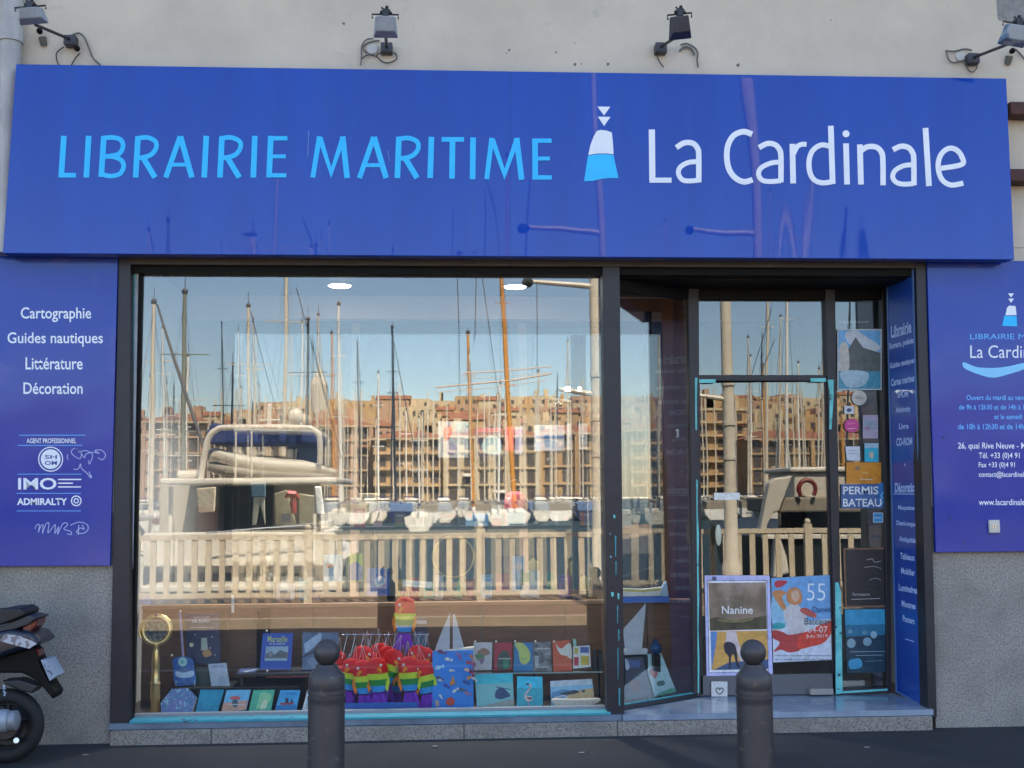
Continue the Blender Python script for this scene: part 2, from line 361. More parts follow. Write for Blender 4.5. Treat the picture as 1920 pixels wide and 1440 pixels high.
big = [
 [S([(120, 255), (115, 333)], W1), S([(112, 328.8), (142.5, 328.8)])],
 [S([(166.5, 255), (162, 333)], W1)],
 [S([(195, 256), (190, 332)], W1), S([(192, 259.5), (210, 258), (226, 262), (231, 274), (224, 288), (206, 293), (194, 293.5)], W2, C), S([(194, 294), (212, 294), (228, 301), (232, 313), (225, 326), (208, 330.5), (192, 327)], W2, C)],
 [S([(259, 256), (254.5, 333)], W1), S([(256, 260), (276, 258), (291, 265), (293, 277), (284, 290), (268, 295.5), (258, 296)], W2, C), S([(268, 295), (291, 333)], W1)],
 [S([(338, 256), (311, 333)], 9.5), S([(338.5, 256), (360, 333)], W1), S([(322, 309), (352, 309)], 7)],
 [S([(387, 255), (383, 333)], W1)],
 [S([(416.5, 256), (412.5, 333)], W1), S([(414, 260), (433, 258), (449, 265), (451, 277), (442, 290), (426, 295.5), (416, 296)], W2, C), S([(426, 295), (449, 333)], W1)],
 [S([(478, 255), (475, 333)], W1)],
 [S([(508, 255), (504.5, 333)], W1), S([(505, 259.5), (539, 259.5)], 8), S([(504, 293.5), (536, 293.5)], 7), S([(502, 329), (537, 329)], 8)],
 [S([(599, 256), (586.5, 333)], 9), S([(600, 258), (621, 324), (643, 259)], 9.5), S([(642.5, 256), (651, 334)], W1)],
 [S([(701, 257), (674, 334)], 9.5), S([(701.5, 257), (724, 334)], W1), S([(685, 310), (715, 310)], 7)],
 [S([(748, 257), (745, 334)], W1), S([(746, 261), (766, 259), (782, 266), (784, 279), (775, 291), (760, 296.5), (748, 297)], W2, C), S([(760, 297), (782, 334)], W1)],
 [S([(809, 257), (806.5, 334)], W1)],
 [S([(828, 261.5), (870, 261.5)], 8.5), S([(848.5, 262), (847.5, 335)], W1)],
 [S([(887, 258), (886, 336)], W1)],
 [S([(922, 259), (912.5, 336)], 9), S([(923, 261), (946, 327), (969, 262)], 9.5), S([(968.5, 259), (978, 337)], W1)],
 [S([(1003, 260), (1003.5, 337)], W1), S([(1000, 264), (1034, 264)], 8), S([(1000, 297.5), (1031, 297.5)], 7), S([(1000, 333), (1034.5, 333)], 8)],
]
for l in big: letter(l, CYAN)
small_a = lambda x, y: [S([(x+2, y+9), (x+14, y+2), (x+28, y+2.5), (x+37, y+10), (x+39, y+22), (x+39, y+76)], 10, C), S([(x+39, y+37), (x+22, y+38), (x+7, y+47), (x+3, y+59), (x+8, y+70), (x+22, y+73.5), (x+38, y+72)], 9, C)]
white = [
 [S([(1222, 243), (1223, 338)], 11.5), S([(1217.5, 338), (1259, 338)], 9.5)],
 [S([(1268, 277), (1283, 268), (1299, 269), (1308, 279), (1310, 292), (1310, 342)], 10, C), S([(1310, 303), (1290, 305), (1275, 314), (1272, 326), (1279, 337), (1292, 339.5), (1310, 338)], 9, C)],
 [S([(1410, 252), (1394, 247), (1376, 254), (1365, 272), (1362.5, 295), (1367, 318), (1379, 334), (1395, 341), (1411, 337)], 10.5, C)],
 [S([(1423, 277), (1438, 269.5), (1452, 271), (1461, 280), (1464, 294), (1464, 342)], 10, C), S([(1464, 304), (1445, 306), (1427, 315), (1422, 327), (1429, 338), (1444, 340.5), (1464, 339)], 9, C)],
 [S([(1485.5, 270), (1487, 344)], 10.5), S([(1488, 288), (1494, 276), (1502, 271), (1512, 271)], 9, C)],
 [S([(1557.5, 236), (1561, 345)], 10.5), S([(1558, 275), (1540, 272), (1524, 282), (1517, 300), (1518, 322), (1526, 337), (1541, 343), (1560, 341)], 9.5, C)],
 [S([(1586, 269), (1588, 346)], 10.5)],
 [S([(1612, 271), (1614, 346)], 10.5), S([(1614, 283), (1626, 275.5), (1642, 276), (1652, 285), (1655, 300), (1655.5, 347.5)], 10, C)],
 [S([(1674, 281), (1689, 274.5), (1703, 277), (1711, 287), (1713, 299), (1713.5, 347.5)], 10, C), S([(1713, 309), (1694, 311), (1678, 320), (1673.5, 332), (1680, 342), (1694, 345.5), (1713, 344.5)], 9, C)],
 [S([(1735, 240), (1741.5, 349)], 10.5)],
 [S([(1762, 316), (1803, 308.5), (1803, 294), (1794, 282), (1781, 278), (1768, 285), (1760, 300), (1759.5, 320), (1767, 338), (1783, 347), (1806, 343.5)], 9.5, C)],
]
for l in white: letter(l, WHITE)
def emblem(items, mat):
    for pts in items:
        bm = BM(); prism(bm, [FA(x, y, .0034) for x, y in pts], -FA.n*.003); obj('emblem_shape', bm, mat, fa)
bm = BM(); prism(bm, [FA(1586+6.6*math.cos(a*math.pi/9), 251+6.6*math.sin(a*math.pi/9), .0034) for a in range(18)], -FA.n*.003); obj('letter_dot', bm, WHITE, fa)
emblem([[(1120, 200), (1144, 200.5), (1132.5, 216.5)], [(1121, 219), (1144.5, 219.5), (1132.5, 236.5)],
        [(1103, 290.5), (1107, 272), (1113, 256), (1119, 246), (1126, 243.8), (1137, 245), (1147, 248.5), (1149, 266), (1150.3, 289.5), (1137, 287.8), (1120, 288)]], WHITE)
emblem([[(1102.5, 292), (1120, 289.5), (1137, 289.3), (1150.4, 291), (1155, 314), (1159.5, 334), (1146, 334), (1130, 335), (1112, 339), (1095, 340)]], CYAN)
# scratches on the fascia
for q in ([(579, 245), (577, 293)], [(727, 283), (731, 302)]): bm = BM(); stroke(bm, FA, q, 1.3, .0012, .0004); obj('scratch', bm, M('pale scratch', (.14, .22, .55), .6), fa)

# ------------------------------------------------------------------ side panels
FP = FR(-.035)
lp = thing('left_sign_panel', 'blue sign panel listing Cartographie, Guides nautiques, Littérature and Décoration left of the window', 'sign', P(100, 1061, -.03))
lp.name = 'service_sign_panel'
slab('panel', FP, [(-160, 478), (221, 480), (206, 1061), (-160, 1063)], .033, BLUE2, lp, bevel=.003)
for s, b in (('Cartographie', (39, 576, 171, 604)), ('Guides nautiques', (14, 623, 193, 650)), ('Littérature', (48, 670, 155, 693)), ('Décoration', (44, 717, 155, 739)), ('AGENT PROFESSIONNEL', (50, 822, 143, 831))):
    text(s, *b, FP, WHITE, lp, bold=.012, off=.001)
text('IMO', 34, 896, 106, 918, FP, WHITE, lp, bold=.02, off=.001)
text('ADMIRALTY', 32, 934, 126, 947, FP, WHITE, lp, bold=.03, off=.001)
bm = BM()
for k, (x0, y, x1, w_) in enumerate(((36, 816, 160, 1.2), (33, 835, 155, 1.2), (33, 889, 153, 1.2), (31, 925, 152, 1.2), (31, 958, 152, 1.2))): stroke(bm, FP, [(x0, y), (x1, y)], w_, .001, .0003)
obj('rule', bm, LBLUE, lp)
bm = BM()
for k, (x0, y, x1, w_) in enumerate(((109, 899, 153, 2.4), (109, 906, 137, 2.4), (109, 913, 152, 2.4))): stroke(bm, FP, [(x0, y), (x1, y)], w_, .001, .0003)
obj('fine_print', bm, WHITE, lp)
def ring(bm, pl, cx, cy, r, w, off, mi=0): stroke(bm, pl, [(cx+r*math.cos(a*math.pi/12), cy+r*math.sin(a*math.pi/12)) for a in range(25)], w, off, .0003, mi)
bm = BM(); ring(bm, FP, 95, 861, 22.5, 2, .001); obj('round_emblem', bm, WHITE, lp)
bm = BM(); bm.faces.new([bm.verts.new(FP(95+18.5*math.cos(a*math.pi/12), 861+18.5*math.sin(a*math.pi/12), .001)) for a in range(24)]); obj('round_emblem', bm, WHITE, lp)
NAVYT = flat((.03, .05, .30))
text('SH', 84, 853, 107, 860.5, FP, NAVYT, lp, off=.0018, bold=.02); text('OM', 84, 864, 107, 872, FP, NAVYT, lp, off=.0018, bold=.02)
bm = BM(); ring(bm, FP, 143, 939, 9, 2.2, .001); ring(bm, FP, 143, 939, 4, 2, .0014); obj('round_emblem', bm, WHITE, lp)
scr = [cat([(128, 862), (126, 857), (127, 852)], 4), cat([(140, 840), (134, 846), (137, 853), (150, 860), (152, 848), (143, 842), (150, 846), (158, 858), (162, 851), (175, 848), (186, 850), (178, 845), (190, 844), (198, 853), (192, 862), (184, 858)], 5),
       cat([(147, 848), (160, 845), (172, 850), (173, 858), (168, 870), (166, 863)], 5), cat([(138, 880), (147, 879), (151, 870), (153, 878), (163, 887), (170, 896), (167, 884)], 5), [(170, 890), (173, 896)],
       cat([(66, 992), (68, 985), (74, 984), (72, 998), (77, 986), (81, 985), (80, 1000), (86, 983), (92, 981), (90, 999), (98, 990), (104, 984), (103, 1000), (110, 988), (108, 1002), (116, 985), (122, 980), (127, 984), (120, 992), (132, 996), (134, 1002), (126, 1001)], 5),
       cat([(132, 985), (148, 979), (163, 983), (165, 993), (156, 1000), (144, 998), (150, 990), (158, 992), (154, 984)], 5), cat([(148, 984), (147, 1003)], 3)]
for k, s in enumerate(scr): bm = BM(); stroke(bm, FP, s, 1.3, .0011+k*.0002, .0002); obj('scribble', bm, SCRIB, lp)

rp = thing('opening_hours_panel', 'blue sign panel with opening hours, address and a white wave right of the entrance', 'sign', P(1850, 1036, -.03))
slab('panel', FP, [(1738, 488), (2080, 490), (2080, 1032), (1755, 1036)], .033, BLUE2, rp, bevel=.003)
def ptxt(s, b, m=WHITE, bold=.012): text(s, *b, FP, m, rp, bold=bold, off=.001)
def ftxt(s, x0, cap, base, m=WHITE, bold=.012, adv=None, pl=None, par=None, nm='lettering'):
    """text with a given left edge and cap height, natural width scaled by adv"""
    c = bpy.data.curves.new('t', 'FONT'); c.body = s; c.size = 1; me = bpy.data.meshes.new_from_object(bpy.data.objects.new('t', c))
    xs = [v.co.x for v in me.vertices]; ys = [v.co.y for v in me.vertices]; k = (base-cap)/.73
    return text(s, x0, base-max(ys)*k, x0+(max(xs)-min(xs))*k*(adv or .8), base-min(ys)*k, pl or FP, m, par or rp, bold=bold, off=.001, name=nm)
ptxt('LIBRAIRIE MARITIME', (1819, 626, 1998, 636), LBLUE, 0)
ftxt('La Cardinale', 1819, 646, 671, bold=0, adv=.85)
for s, x0, cap, base, m in (('Ouvert du mardi au vendredi', 1812, 740, 750, LBLUE), ('de 9h à 12h30 et de 14h à 19h', 1798, 758, 768, LBLUE), ('et le samedi', 1864, 776, 786, LBLUE), ('de 10h à 12h30 et de 14h à 19h', 1796, 794, 805, LBLUE)):
    ftxt(s, x0, cap, base, m, adv=.80)
for s, x0, cap, base in (('26, quai Rive Neuve - Marseille', 1796, 829, 841), ('Tél. +33 (0)4 91', 1835, 848, 859), ('Fax +33 (0)4 91', 1835, 866, 876), ('contact@lacardinale', 1835, 884, 894), ('www.lacardinale', 1835, 935, 947)):
    ftxt(s, x0, cap, base, bold=.01, adv=.80)
def poly(pl, pts, m, par, nm, off=.001):
    bm = BM(); bm.faces.new([bm.verts.new(pl(x, y, off)) for x, y in pts]); return obj(nm, bm, m, par)
poly(FP, cat([(1807, 679), (1830, 688), (1860, 690), (1890, 687), (1925, 680), (1925, 690), (1890, 702), (1862, 708), (1835, 702), (1808, 690)], 4, True), M('pale cyan vinyl', (.25, .62, .90), .5), rp, 'wave_stripe')
for t in ([(1890, 550), (1901, 550), (1895.5, 558)], [(1890.5, 560), (1901, 560), (1895.5, 568)], [(1885, 591), (1888, 577), (1892, 573), (1904, 574), (1906, 591)]): poly(FP, t, WHITE, rp, 'emblem_shape')
poly(FP, [(1883, 592), (1906, 593), (1907, 612), (1879, 611)], CYAN, rp, 'emblem_shape', .0013)
ks = thing('key_switch', 'small cream key switch box fixed to the blue panel below the web address', 'switch', P(1865, 988, -.035))
a, c = P(1855, 975, -.06), P(1876, 999, -.06)
bx('switch_box', a.x, c.x, -.06, -.036, c.z, a.z, M('cream plastic', (.62, .58, .50), .5), ks, bevel=.006)
m_ = P(1864, 987, -.061); bm = BM(); lathe(bm, (m_.x, -.0605, m_.z), [(.013, -.004), (.013, .0)], 14, 'y'); o = obj('lock', bm, CHROME, ks); bx('keyhole', m_.x-.002, m_.x+.002, -.0675, -.0646, m_.z-.007, m_.z+.007, BLACK, o)
for (x, y) in ((1780, 972), (1807, 1016), (1769, 820)):
    q = P(x, y, -.035); bm = BM(); lathe(bm, (q.x, -.0353, q.z), [(.008, -.0035), (.006, 0)], 10, 'y'); obj('screw_cap', bm, M('dark blue cap', (.01, .015, .12), .5), rp)

# ------------------------------------------------------------------ shopfront frame and glazing
sf = thing('shopfront', 'dark blue grey shopfront frame with a big glass display window and recessed entrance', 'shopfront', P(700, 1358, .05))
z_h0, z_h1 = P(700, 498, -.02).z, P(700, 480, -.02).z
xa, xb = P(243, 490, -.02).x, P(1717, 490, -.02).x
bx('head_bar', xa+.002, xb-.002, -.02, .10, z_h0, z_h1+.02, FRAMEH, sf, bevel=.004)
z_g = P(700, 513, .09).z
bx('head_cladding', xa, xb, .03, .12, z_g-.012, z_h0-.001, BLACK, sf)
def post(nm, pl_y, x_t, x_b, w_t, w_b, yt, yb, depth, mat, par=sf, bev=.004):
    pl = FR(pl_y); return slab(nm, pl, [(x_t, yt), (x_t+w_t, yt), (x_b+w_b, yb), (x_b, yb)], depth, mat, par, bevel=bev)
post('jamb', -.02, 222, 205, 23, 36, 480, 1384, .14, FRAME)
post('jamb', -.02, 1717, 1741, 19, 16, 490, 1345, .14, FRAME)
post('mullion', -.015, 1130, 1139, 32, 32, 500, 1345, .13, FRAME)
post('paint_strip', .06, 246, 236, 7, 5, 505, 1345, .02, TURQ)
post('sealant_strip', .062, 253, 241.5, 6, 2, 505, 1340, .02, WSEAL)
post('inner_post', .075, 260, 244, 7, 5, 505, 1340, .06, BLACK)
for (x, y, w_, h_) in ((1150, 965, 4, 7), (1143, 1000, 2, 3), (1153, 1004, 2.5, 40), (1154, 1052, 2, 26), (1144, 1042, 3, 4), (1146, 1110, 5, 9), (1158, 1112, 3.5, 12), (1157, 1135, 2, 34), (1159, 1180, 2.5, 22), (1158, 1214, 1.6, 60), (1160, 1290, 3, 34)):
    slab('paint_chip', FR(-.0162), [(x, y), (x+w_, y+1), (x+w_*.8, y+h_), (x+.4, y+h_-1)], .001, TURQ2 if h_ < 13 else TURQ, sf)
GP = FR(.10)
zsill = P(700, 1343, .0).z
a = P(243, 1358, -.03); b_ = P(1140, 1345, -.03)
bx('sill', a.x-.13, b_.x+.09, -.04, .16, zs+.0015, zsill-.012, M('grey blue sill', (.16, .21, .28), .4, col2=(.10, .13, .18), scale=5), sf, bevel=.003)
bx('sill_paint', a.x, b_.x+.02, -.045, .085, zsill-.0118, zsill+.006, TURQ, sf, bevel=.003)
bx('glazing_bead', a.x, b_.x, .086, .13, zsill-.0116, zsill+.026, M('grey bead', (.24, .24, .26), .4), sf, bevel=.002)
slab('window_pane', GP, [(262, 508), (1133, 508), (1145, 1338), (246, 1343)], .008, GL, sf)

# entrance recess
YD = .56; D0 = FR(YD)
zf = P(1450, 1304, YD).z            # floor of the recess
fl0 = P(1168, 1343, -.03); 
xr1 = P(1664, 1295, YD).x; xr0 = P(1716, 1330, .02).x
bm = BM(); fz = zsill-.012
fp = [(b_.x+.095, -.045, fz), (P(1750, 1345, -.04).x, -.045, fz), (xr1+.05, YD+.05, zf), (P(1296, 1303, YD).x-.05, YD+.05, zf), (b_.x+.095, .10, fz+(zf-fz)*.2)]
tv = [bm.verts.new(p) for p in fp]; bv = [bm.verts.new((p[0], p[1], zs+.003)) for p in fp]; bm.faces.new(tv); bm.faces.new(bv[::-1])
for i in range(5): bm.faces.new((tv[i], bv[i], bv[(i+1) % 5], tv[(i+1) % 5]))
struct('entrance_floor', bm, MARBLE)
bx('recess_ceiling', b_.x, xr1+.1, .121, YD+.2, z_g-.02, z_g+.03, BLACK, sf)
# angled side window
A0 = V((b_.x+.06, .09, 0)); B0 = V((P(1297, 900, YD).x, YD-.02, 0)); dn = (B0-A0).normalized(); AN = V((dn.y, -dn.x, 0))
AP = Pl(A0, AN if AN.y < 0 else -AN)
aw = lambda t, z: A0 + (B0-A0)*t + V((0, 0, z))
def abox(nm, t0, t1, z0, z1, th, mat, par=sf, bev=.002, o=0):
    dz = (zf-fz) if z0 < 1 else 0; dz1 = dz if z1 < 1 else 0
    n = AP.n; p = [aw(t0, z0)+n*o, aw(t1, z0+dz)+n*o, aw(t1, z1+dz1)+n*o, aw(t0, z1)+n*o]
    bm = BM(); prism(bm, p, -n*th); return obj(nm, bm, mat, par, bevel=bev)
abox('angled_pane', .01, .97, fz+.02, z_g-.05, .008, GL, bev=0, o=-.01)
abox('angled_sill', .0, .98, fz+.002, fz+.028, .05, FRAME, o=.015)
abox('sill_paint', .02, .96, fz+.0285, fz+.034, .02, TURQ, bev=0, o=-.004)
abox('angled_head', .0, .98, z_g-.10, z_g-.021, .05, BLACK, o=.01)
# door wall
def dp_(nm, x0, y0, x1, y1, dep, mat, par, yy=YD, bev=.003): return slab(nm, FR(yy), rc(x0, y0, x1, y1), dep, mat, par, bevel=bev)
post('door_post', YD-.03, 1290, 1300, 20, 15, 500, 1306, .09, FRAME)
post('door_post', YD-.03, 1546, 1567, 19, 13, 500, 1303, .09, FRAME)
post('side_post', YD-.02, 1654, 1663, 10, 9, 500, 1297, .08, FRAME)
dp_('recess_head', 1300, 505, 1660, 561, .05, BLACK, sf, YD-.005)
dp_('transom_bar', 1309, 703, 1548, 714, .07, FRAME, sf, YD-.02)
slab('transom_pane', FR(YD+.02), rc(1304, 555, 1552, 706), .008, GLD, sf)
slab('side_pane', FR(YD+.02), [(1562, 555), (1657, 555), (1664, 1292), (1578, 1298)], .008, GLD, sf)
slab('side_sill', FR(YD-.022), [(1578, 1292), (1664, 1288), (1664, 1297), (1578, 1303)], .06, FRAME, sf)
poly(FR(YD-.022), [(1580, 1296), (1664, 1291), (1664, 1295), (1580, 1300)], TURQ2, sf, 'paint_strip', .0012)
for q in ([(1303, 708), (1307.5, 708), (1306.5, 760), (1307, 806), (1304, 806)], [(1305.5, 898), (1308.5, 902), (1308, 960), (1310.5, 1000), (1309.5, 1060), (1311, 1120), (1309.5, 1180), (1311.5, 1240), (1310.5, 1300), (1308.5, 1300), (1307, 1060)]): slab('paint_strip', FR(YD-.034), q, .003, TURQ2, sf)
slab('paint_strip', FR(YD-.034), [(1552, 712), (1563, 712), (1563, 745), (1559, 805), (1555, 805), (1556, 740)], .003, TURQ2, sf)
slab('paint_strip', FR(YD-.034), [(1566, 1092), (1572, 1092), (1577, 1110), (1578, 1180), (1580, 1300), (1567, 1302), (1567, 1200)], .003, TURQ2, sf)
slab('paint_strip', FR(YD-.026), rc(1309, 711, 1342, 718), .003, TURQ2, sf); slab('paint_strip', FR(YD-.026), rc(1520, 709, 1549, 716), .003, TURQ2, sf)
# the door
dr = thing('glass_door', 'glass entrance door with dark frame hung with two posters, under the transom', 'door', P(1435, 1303, YD))
slab('door_pane', FR(YD+.015), [(1309, 718), (1551, 716), (1566, 1296), (1311, 1298)], .01, GLD, dr)
slab('door_rail', FR(YD-.005), [(1313, 1268), (1566, 1264), (1566, 1301), (1313, 1304)], .05, M('grey kick rail', (.11, .115, .13), .4), dr)
slab('door_stile', FR(YD-.005), [(1308, 716), (1312, 716), (1318, 1302), (1313, 1302)], .05, FRAME, dr)
slab('door_stile', FR(YD-.005), [(1548, 716), (1553, 716), (1568, 1300), (1562, 1300)], .05, FRAME, dr)
q = P(1345, 1003, YD-.03); bm = BM(); lathe(bm, (q.x, YD-.05, q.z), [(.02, .04), (.02, .0), (.045, -.002), (.05, -.015), (.03, -.025)], 20, 'y'); o = obj('door_knob', bm, M('cream knob', (.60, .58, .44), .35), dr, smooth=True)
o.scale = (.45, 1, 1.5); 
for v in o.data.vertices: v.co = V(((v.co.x+org(dr).x-q.x)/1, v.co.y, v.co.z+org(dr).z-q.z))
o.location = q-org(dr); o.location.y = 0
tag(slab('closed_card', FR(YD+.004), rc(1339, 924, 1387, 937), .002, flat((.75, .75, .72))), 'blank white strip card stuck on the door glass above the posters', 'card')
hs = thing('heart_card', 'small white card with a black heart shaped sketch at the foot of the door', 'card', P(1349, 1306, YD-.03))
HP = FR(YD-.02); slab('card', HP, rc(1334, 1278, 1364, 1306), .006, flat((.62, .60, .58)), hs)
bm = BM(); stroke(bm, HP, cat([(1349, 1302), (1343, 1296), (1343, 1291), (1347, 1290), (1349, 1293), (1352, 1290), (1356, 1292), (1354, 1298), (1349, 1302)], 4), 1.6, .001, .0004); obj('heart_outline', bm, BLACK, hs)
tag(bx('letter_box', P(1520, 1300, YD-.06).x, P(1563, 1300, YD-.06).x, YD-.06, YD-.007, P(1540, 1303, YD-.06).z, P(1540, 1292, YD-.06).z, M('beige metal', (.33, .31, .28), .5), bevel=.003), 'low beige metal box at the right foot of the door', 'box')
# wooden framing seen inside the angled window
wf = thing('inner_wooden_frame', 'red brown wooden door frame standing inside the angled side window', 'frame', P(1250, 1300, 1.25))
slab('frame_head', FR(1.25), rc(1150, 560, 1262, 582), .08, WOODL, wf); slab('frame_post', FR(1.24), [(1243, 560), (1262, 560), (1268, 1315), (1249, 1315)], .08, WOODL, wf)
slab('frame_post', FR(1.3), [(1210, 582), (1222, 582), (1226, 1310), (1214, 1310)], .06, BLACK, wf)
slab('frame_board', FR(1.34), [(1262, 530), (1296, 530), (1300, 1310), (1268, 1310)], .03, WOOD, wf)
hd = thing('door_handle', 'small white door handle on the wooden post beside the entrance', 'handle', P(1271, 812, 1.22))
bm = BM(); q0, q1 = P(1271, 806, 1.16), P(1271, 819, 1.16); tube(bm, [q0+V((0, .05, 0)), q0, q1, q1+V((0, .05, 0))], .008, 8); obj('grip', bm, flat((.7, .72, .74)), hd, smooth=True)
# right reveal sign
RV0, RV1 = V((P(1716, 900, .10).x, .10, 0)), V((P(1663, 900, YD).x, YD-.022, 0))
rn = (RV1-RV0).cross(V((0, 0, 1))).normalized(); rn = rn if rn.x < 0 else -rn
RP = Pl(RV0, rn)
rs = thing('reveal_sign', 'narrow blue sign on the side wall of the entrance listing Librairie and Décoration topics', 'sign', (RV0+RV1)/2+V((0, 0, zf)))
slab('panel', RP, [(1663, 508), (1711, 497), (1737, 1327), (1681, 1296)], .02, BLUE3, rs)
for k in ((1663, 508, 1681, 1296, 2.5), (1711, 497, 1737, 1327, 2.5)):
    bm = BM(); stroke(bm, RP, [(k[0], k[1]), (k[2], k[3])], k[4], .004, .003); obj('trim', bm, M('pale blue trim', (.10, .20, .42), .4), rs)
bm = BM(); stroke(bm, RP, [(1681, 1296), (1736, 1327)], 3, .0045, .003); obj('trim', bm, M('pale blue trim', (.10, .20, .42), .4), rs)
RL = M('reveal lettering', (.50, .62, .95), .5)
for s, cx, cy, wd, hh, sl in (('Librairie', 1690, 617, 38, 22, -.30), ('Romans, poésies', 1691, 645, 46, 15, -.27), ('Guides nautiques', 1692, 682, 46, 14, -.25), ('Cartes marines', 1693, 713, 44, 14, -.22), ('SHOM', 1693, 739, 20, 13, -.12), ('Admiralty', 1694, 769, 28, 13, -.1), ('Livre', 1695, 799, 18, 11, -.05), ('CD-ROM', 1696, 828, 30, 15, -.06),
        ('Décoration', 1699, 914, 41, 19, -.02), ('Maquettes', 1700, 953, 31, 11, .04), ('Demi-coques', 1701, 983, 39, 12, .08), ('Antiquités', 1702, 1013, 31, 13, .12), ('Tableaux', 1702, 1044, 27, 12, .15), ('Mobilier', 1703, 1072, 26, 12, .18), ('Luminaires', 1703, 1104, 35, 13, .2), ('Montres', 1704, 1134, 26, 12, .24), ('Posters', 1704, 1162, 22, 12, .28)):
    h = wd/2; text(s, 0, 0, 0, 0, RP, RL, rs, off=.002, bold=.03, corners=[(cx-h, cy-hh/2-sl*h), (cx+h, cy-hh/2+sl*h), (cx+h, cy+hh/2+sl*h), (cx-h, cy+hh/2-sl*h)])
bm = BM()
for s in ([(1674, 633), (1710, 622)], [(1676, 926), (1723, 926.5)], [(1698, 1198), (1714, 1203)], [(1696, 869), (1698, 874)]): stroke(bm, RP, s, 1.6, .002, .0003)
obj('rule', bm, RL, rs)
# ------------------------------------------------------------------ window display furniture
DZ = .158
XD0, XD1 = -2.05, P(1140, 900, .2).x
dpl = thing('display_platform', 'black cloth covered display platform inside the shop window', 'platform', (-.5, .6, .1))
bx('platform_top', -2.19, P(1175, 900, .12).x, .135, 1.0, .0, DZ, DARKBASE, dpl)
bx('riser', P(320, 1290, .55).x, P(560, 1290, .55).x, .50, .95, DZ+.001, P(400, 1288, .55).z, DARKBASE, dpl)
bm = BM(); prism(bm, [(P(1178, 900, .12).x, .14, .0), (P(1290, 900, YD).x-.03, YD-.05, .0), (P(1290, 900, YD).x-.03, 1.2, .0), (P(1178, 900, .12).x, 1.2, .0)], (0, 0, DZ)); obj('platform_side', bm, DARKBASE, dpl)
wp = thing('wooden_partition', 'low brown wooden board partition closing the back of the window display', 'partition', (-.5, 1.0, 0))
zt = .83; x = -2.19; k = 0
while x < 1.9:
    wd = min(.62, 1.92-x); bx('panel_board', x+.003, x+wd-.003, 1.0, 1.025, .0, zt, WOOD, wp, bevel=.003); x += wd
bx('top_rail', -2.19, 1.92, .985, 1.05, zt+.001, zt+.03, M('pale wood edge', (.33, .20, .11), .5, col2=(.25, .14, .08), scale=4, stretch=(.5, 4, 4)), wp, bevel=.004)
bx('post', P(488, 1200, 1.0).x-.02, P(507, 1200, 1.0).x, .96, .984, DZ, zt, BLACK, wp)  # black upright stands in for the mirrored bollard's shaft
GLSH = thing('glass_shelf', 'clear glass shelf carrying the row of six small books', 'shelf', P(1000, 1262, .62))
zsh = P(1000, 1258, .62).z
bx('shelf_plate', P(876, 1260, .62).x, P(1128, 1260, .62).x, .55, .80, zsh-.008, zsh, GLI, GLSH); bx('shelf_edge', P(876, 1260, .62).x, P(1128, 1260, .62).x, .543, .5495, zsh-.008, zsh, M('glass edge', (.25, .35, .36), .2), GLSH)
for xx in (880, 1000, 1122): bx('support', P(xx, 1260, .7).x, P(xx, 1260, .7).x+.012, .70, .715, DZ, zsh-.0085, BLACK, GLSH)
bt = thing('black_side_table', 'low black table with a red edge carrying the blue book about Marseille', 'table', P(530, 1330, .62))
zbt = P(530, 1260, .60).z; XA, XB = P(442, 1260, .6).x, P(632, 1260, .6).x
bx('table_top', XA, XB, .55, .85, zbt-.018, zbt, BPLAST, bt, bevel=.002); bx('table_edge', P(500, 1260, .55).x, P(590, 1260, .55).x, .542, .549, zbt-.03, zbt-.019, M('dark red edge', (.18, .02, .03), .4), bt)
for xx in (XA+.03, XB-.04): bx('leg', xx, xx+.02, .60, .62, DZ, zbt-.0185, BPLAST, bt)

def book(label, q, pl, thick, cover, items=(), group=None, nm='book', cate='book', texts=(), pages=True):
    """q: front cover outline on the (leaning) plane pl"""
    if len(q) == 4 and isinstance(q[0], (int, float)): q = rc(*q)
    base = (pl(*q[2])+pl(*q[3]))/2
    t = thing(nm, label, cate, base, group)
    m = cover if isinstance(cover, bpy.types.Material) else flat(cover)
    slab('front_cover', pl, q, .003, m, t)
    if thick > .006:
        cx = sum(a for a, b in q)/len(q); cy = sum(b for a, b in q)/len(q); qq = [(cx+(a-cx)*.97, cy+(b-cy)*.97) for a, b in q]
        slab('pages', pl, qq, thick-.0065, flat((.62, .60, .54)), t, off=-.0033); slab('back_cover', pl, q, .003, m, t, off=-thick+.003)
    if items: art(pl, t, items, name='cover_picture')
    for s, b, c in texts: text(s, *b, pl, flat(c), t, off=.004, name='title', bold=.01)
    return t
L1 = LEAN(.24, DZ, 22)      # front row leaning back
def colr(*a): return tuple(a)
SKYB, SEA, SAND = (.18, .50, .72), (.02, .30, .42), (.55, .42, .22)
book('blue six sided flowery gift box at the left end of the front row', [(322, 1292), (352, 1290), (368, 1306), (359, 1339), (303, 1339), (301, 1318)], LEAN(.24, DZ, 20), .05,
     M('floral blue print', (.06, .22, .42), .4, col2=(.22, .20, .48), scale=30, detail=3, col3=(.30, .55, .65), scale3=42, ramp3=(.55, .62)), nm='gift_box', cate='gift box')
book('plain deep turquoise sea book leaning beside the six sided gift box', [(376, 1293), (420, 1293), (407, 1337), (366, 1337)], L1, .015, M('sea print', (.006, .22, .38), .35, col2=(.02, .38, .55), scale=9, detail=3))
book('blue children book with a red sailor drawing, third in the front row', [(425, 1294), (470, 1293), (461, 1331), (415, 1335)], L1, .012, (.14, .42, .66), [('p', (.55, .30, .22), [(419, 1318), (464, 1313), (461, 1331), (415, 1335)]), ('e', (.52, .10, .09), 441, 1309, 10, 4), ('e', (.05, .10, .12), 441, 1319, 6, 8), ('r', (.5, .5, .5), 428, 1320, 458, 1322)])
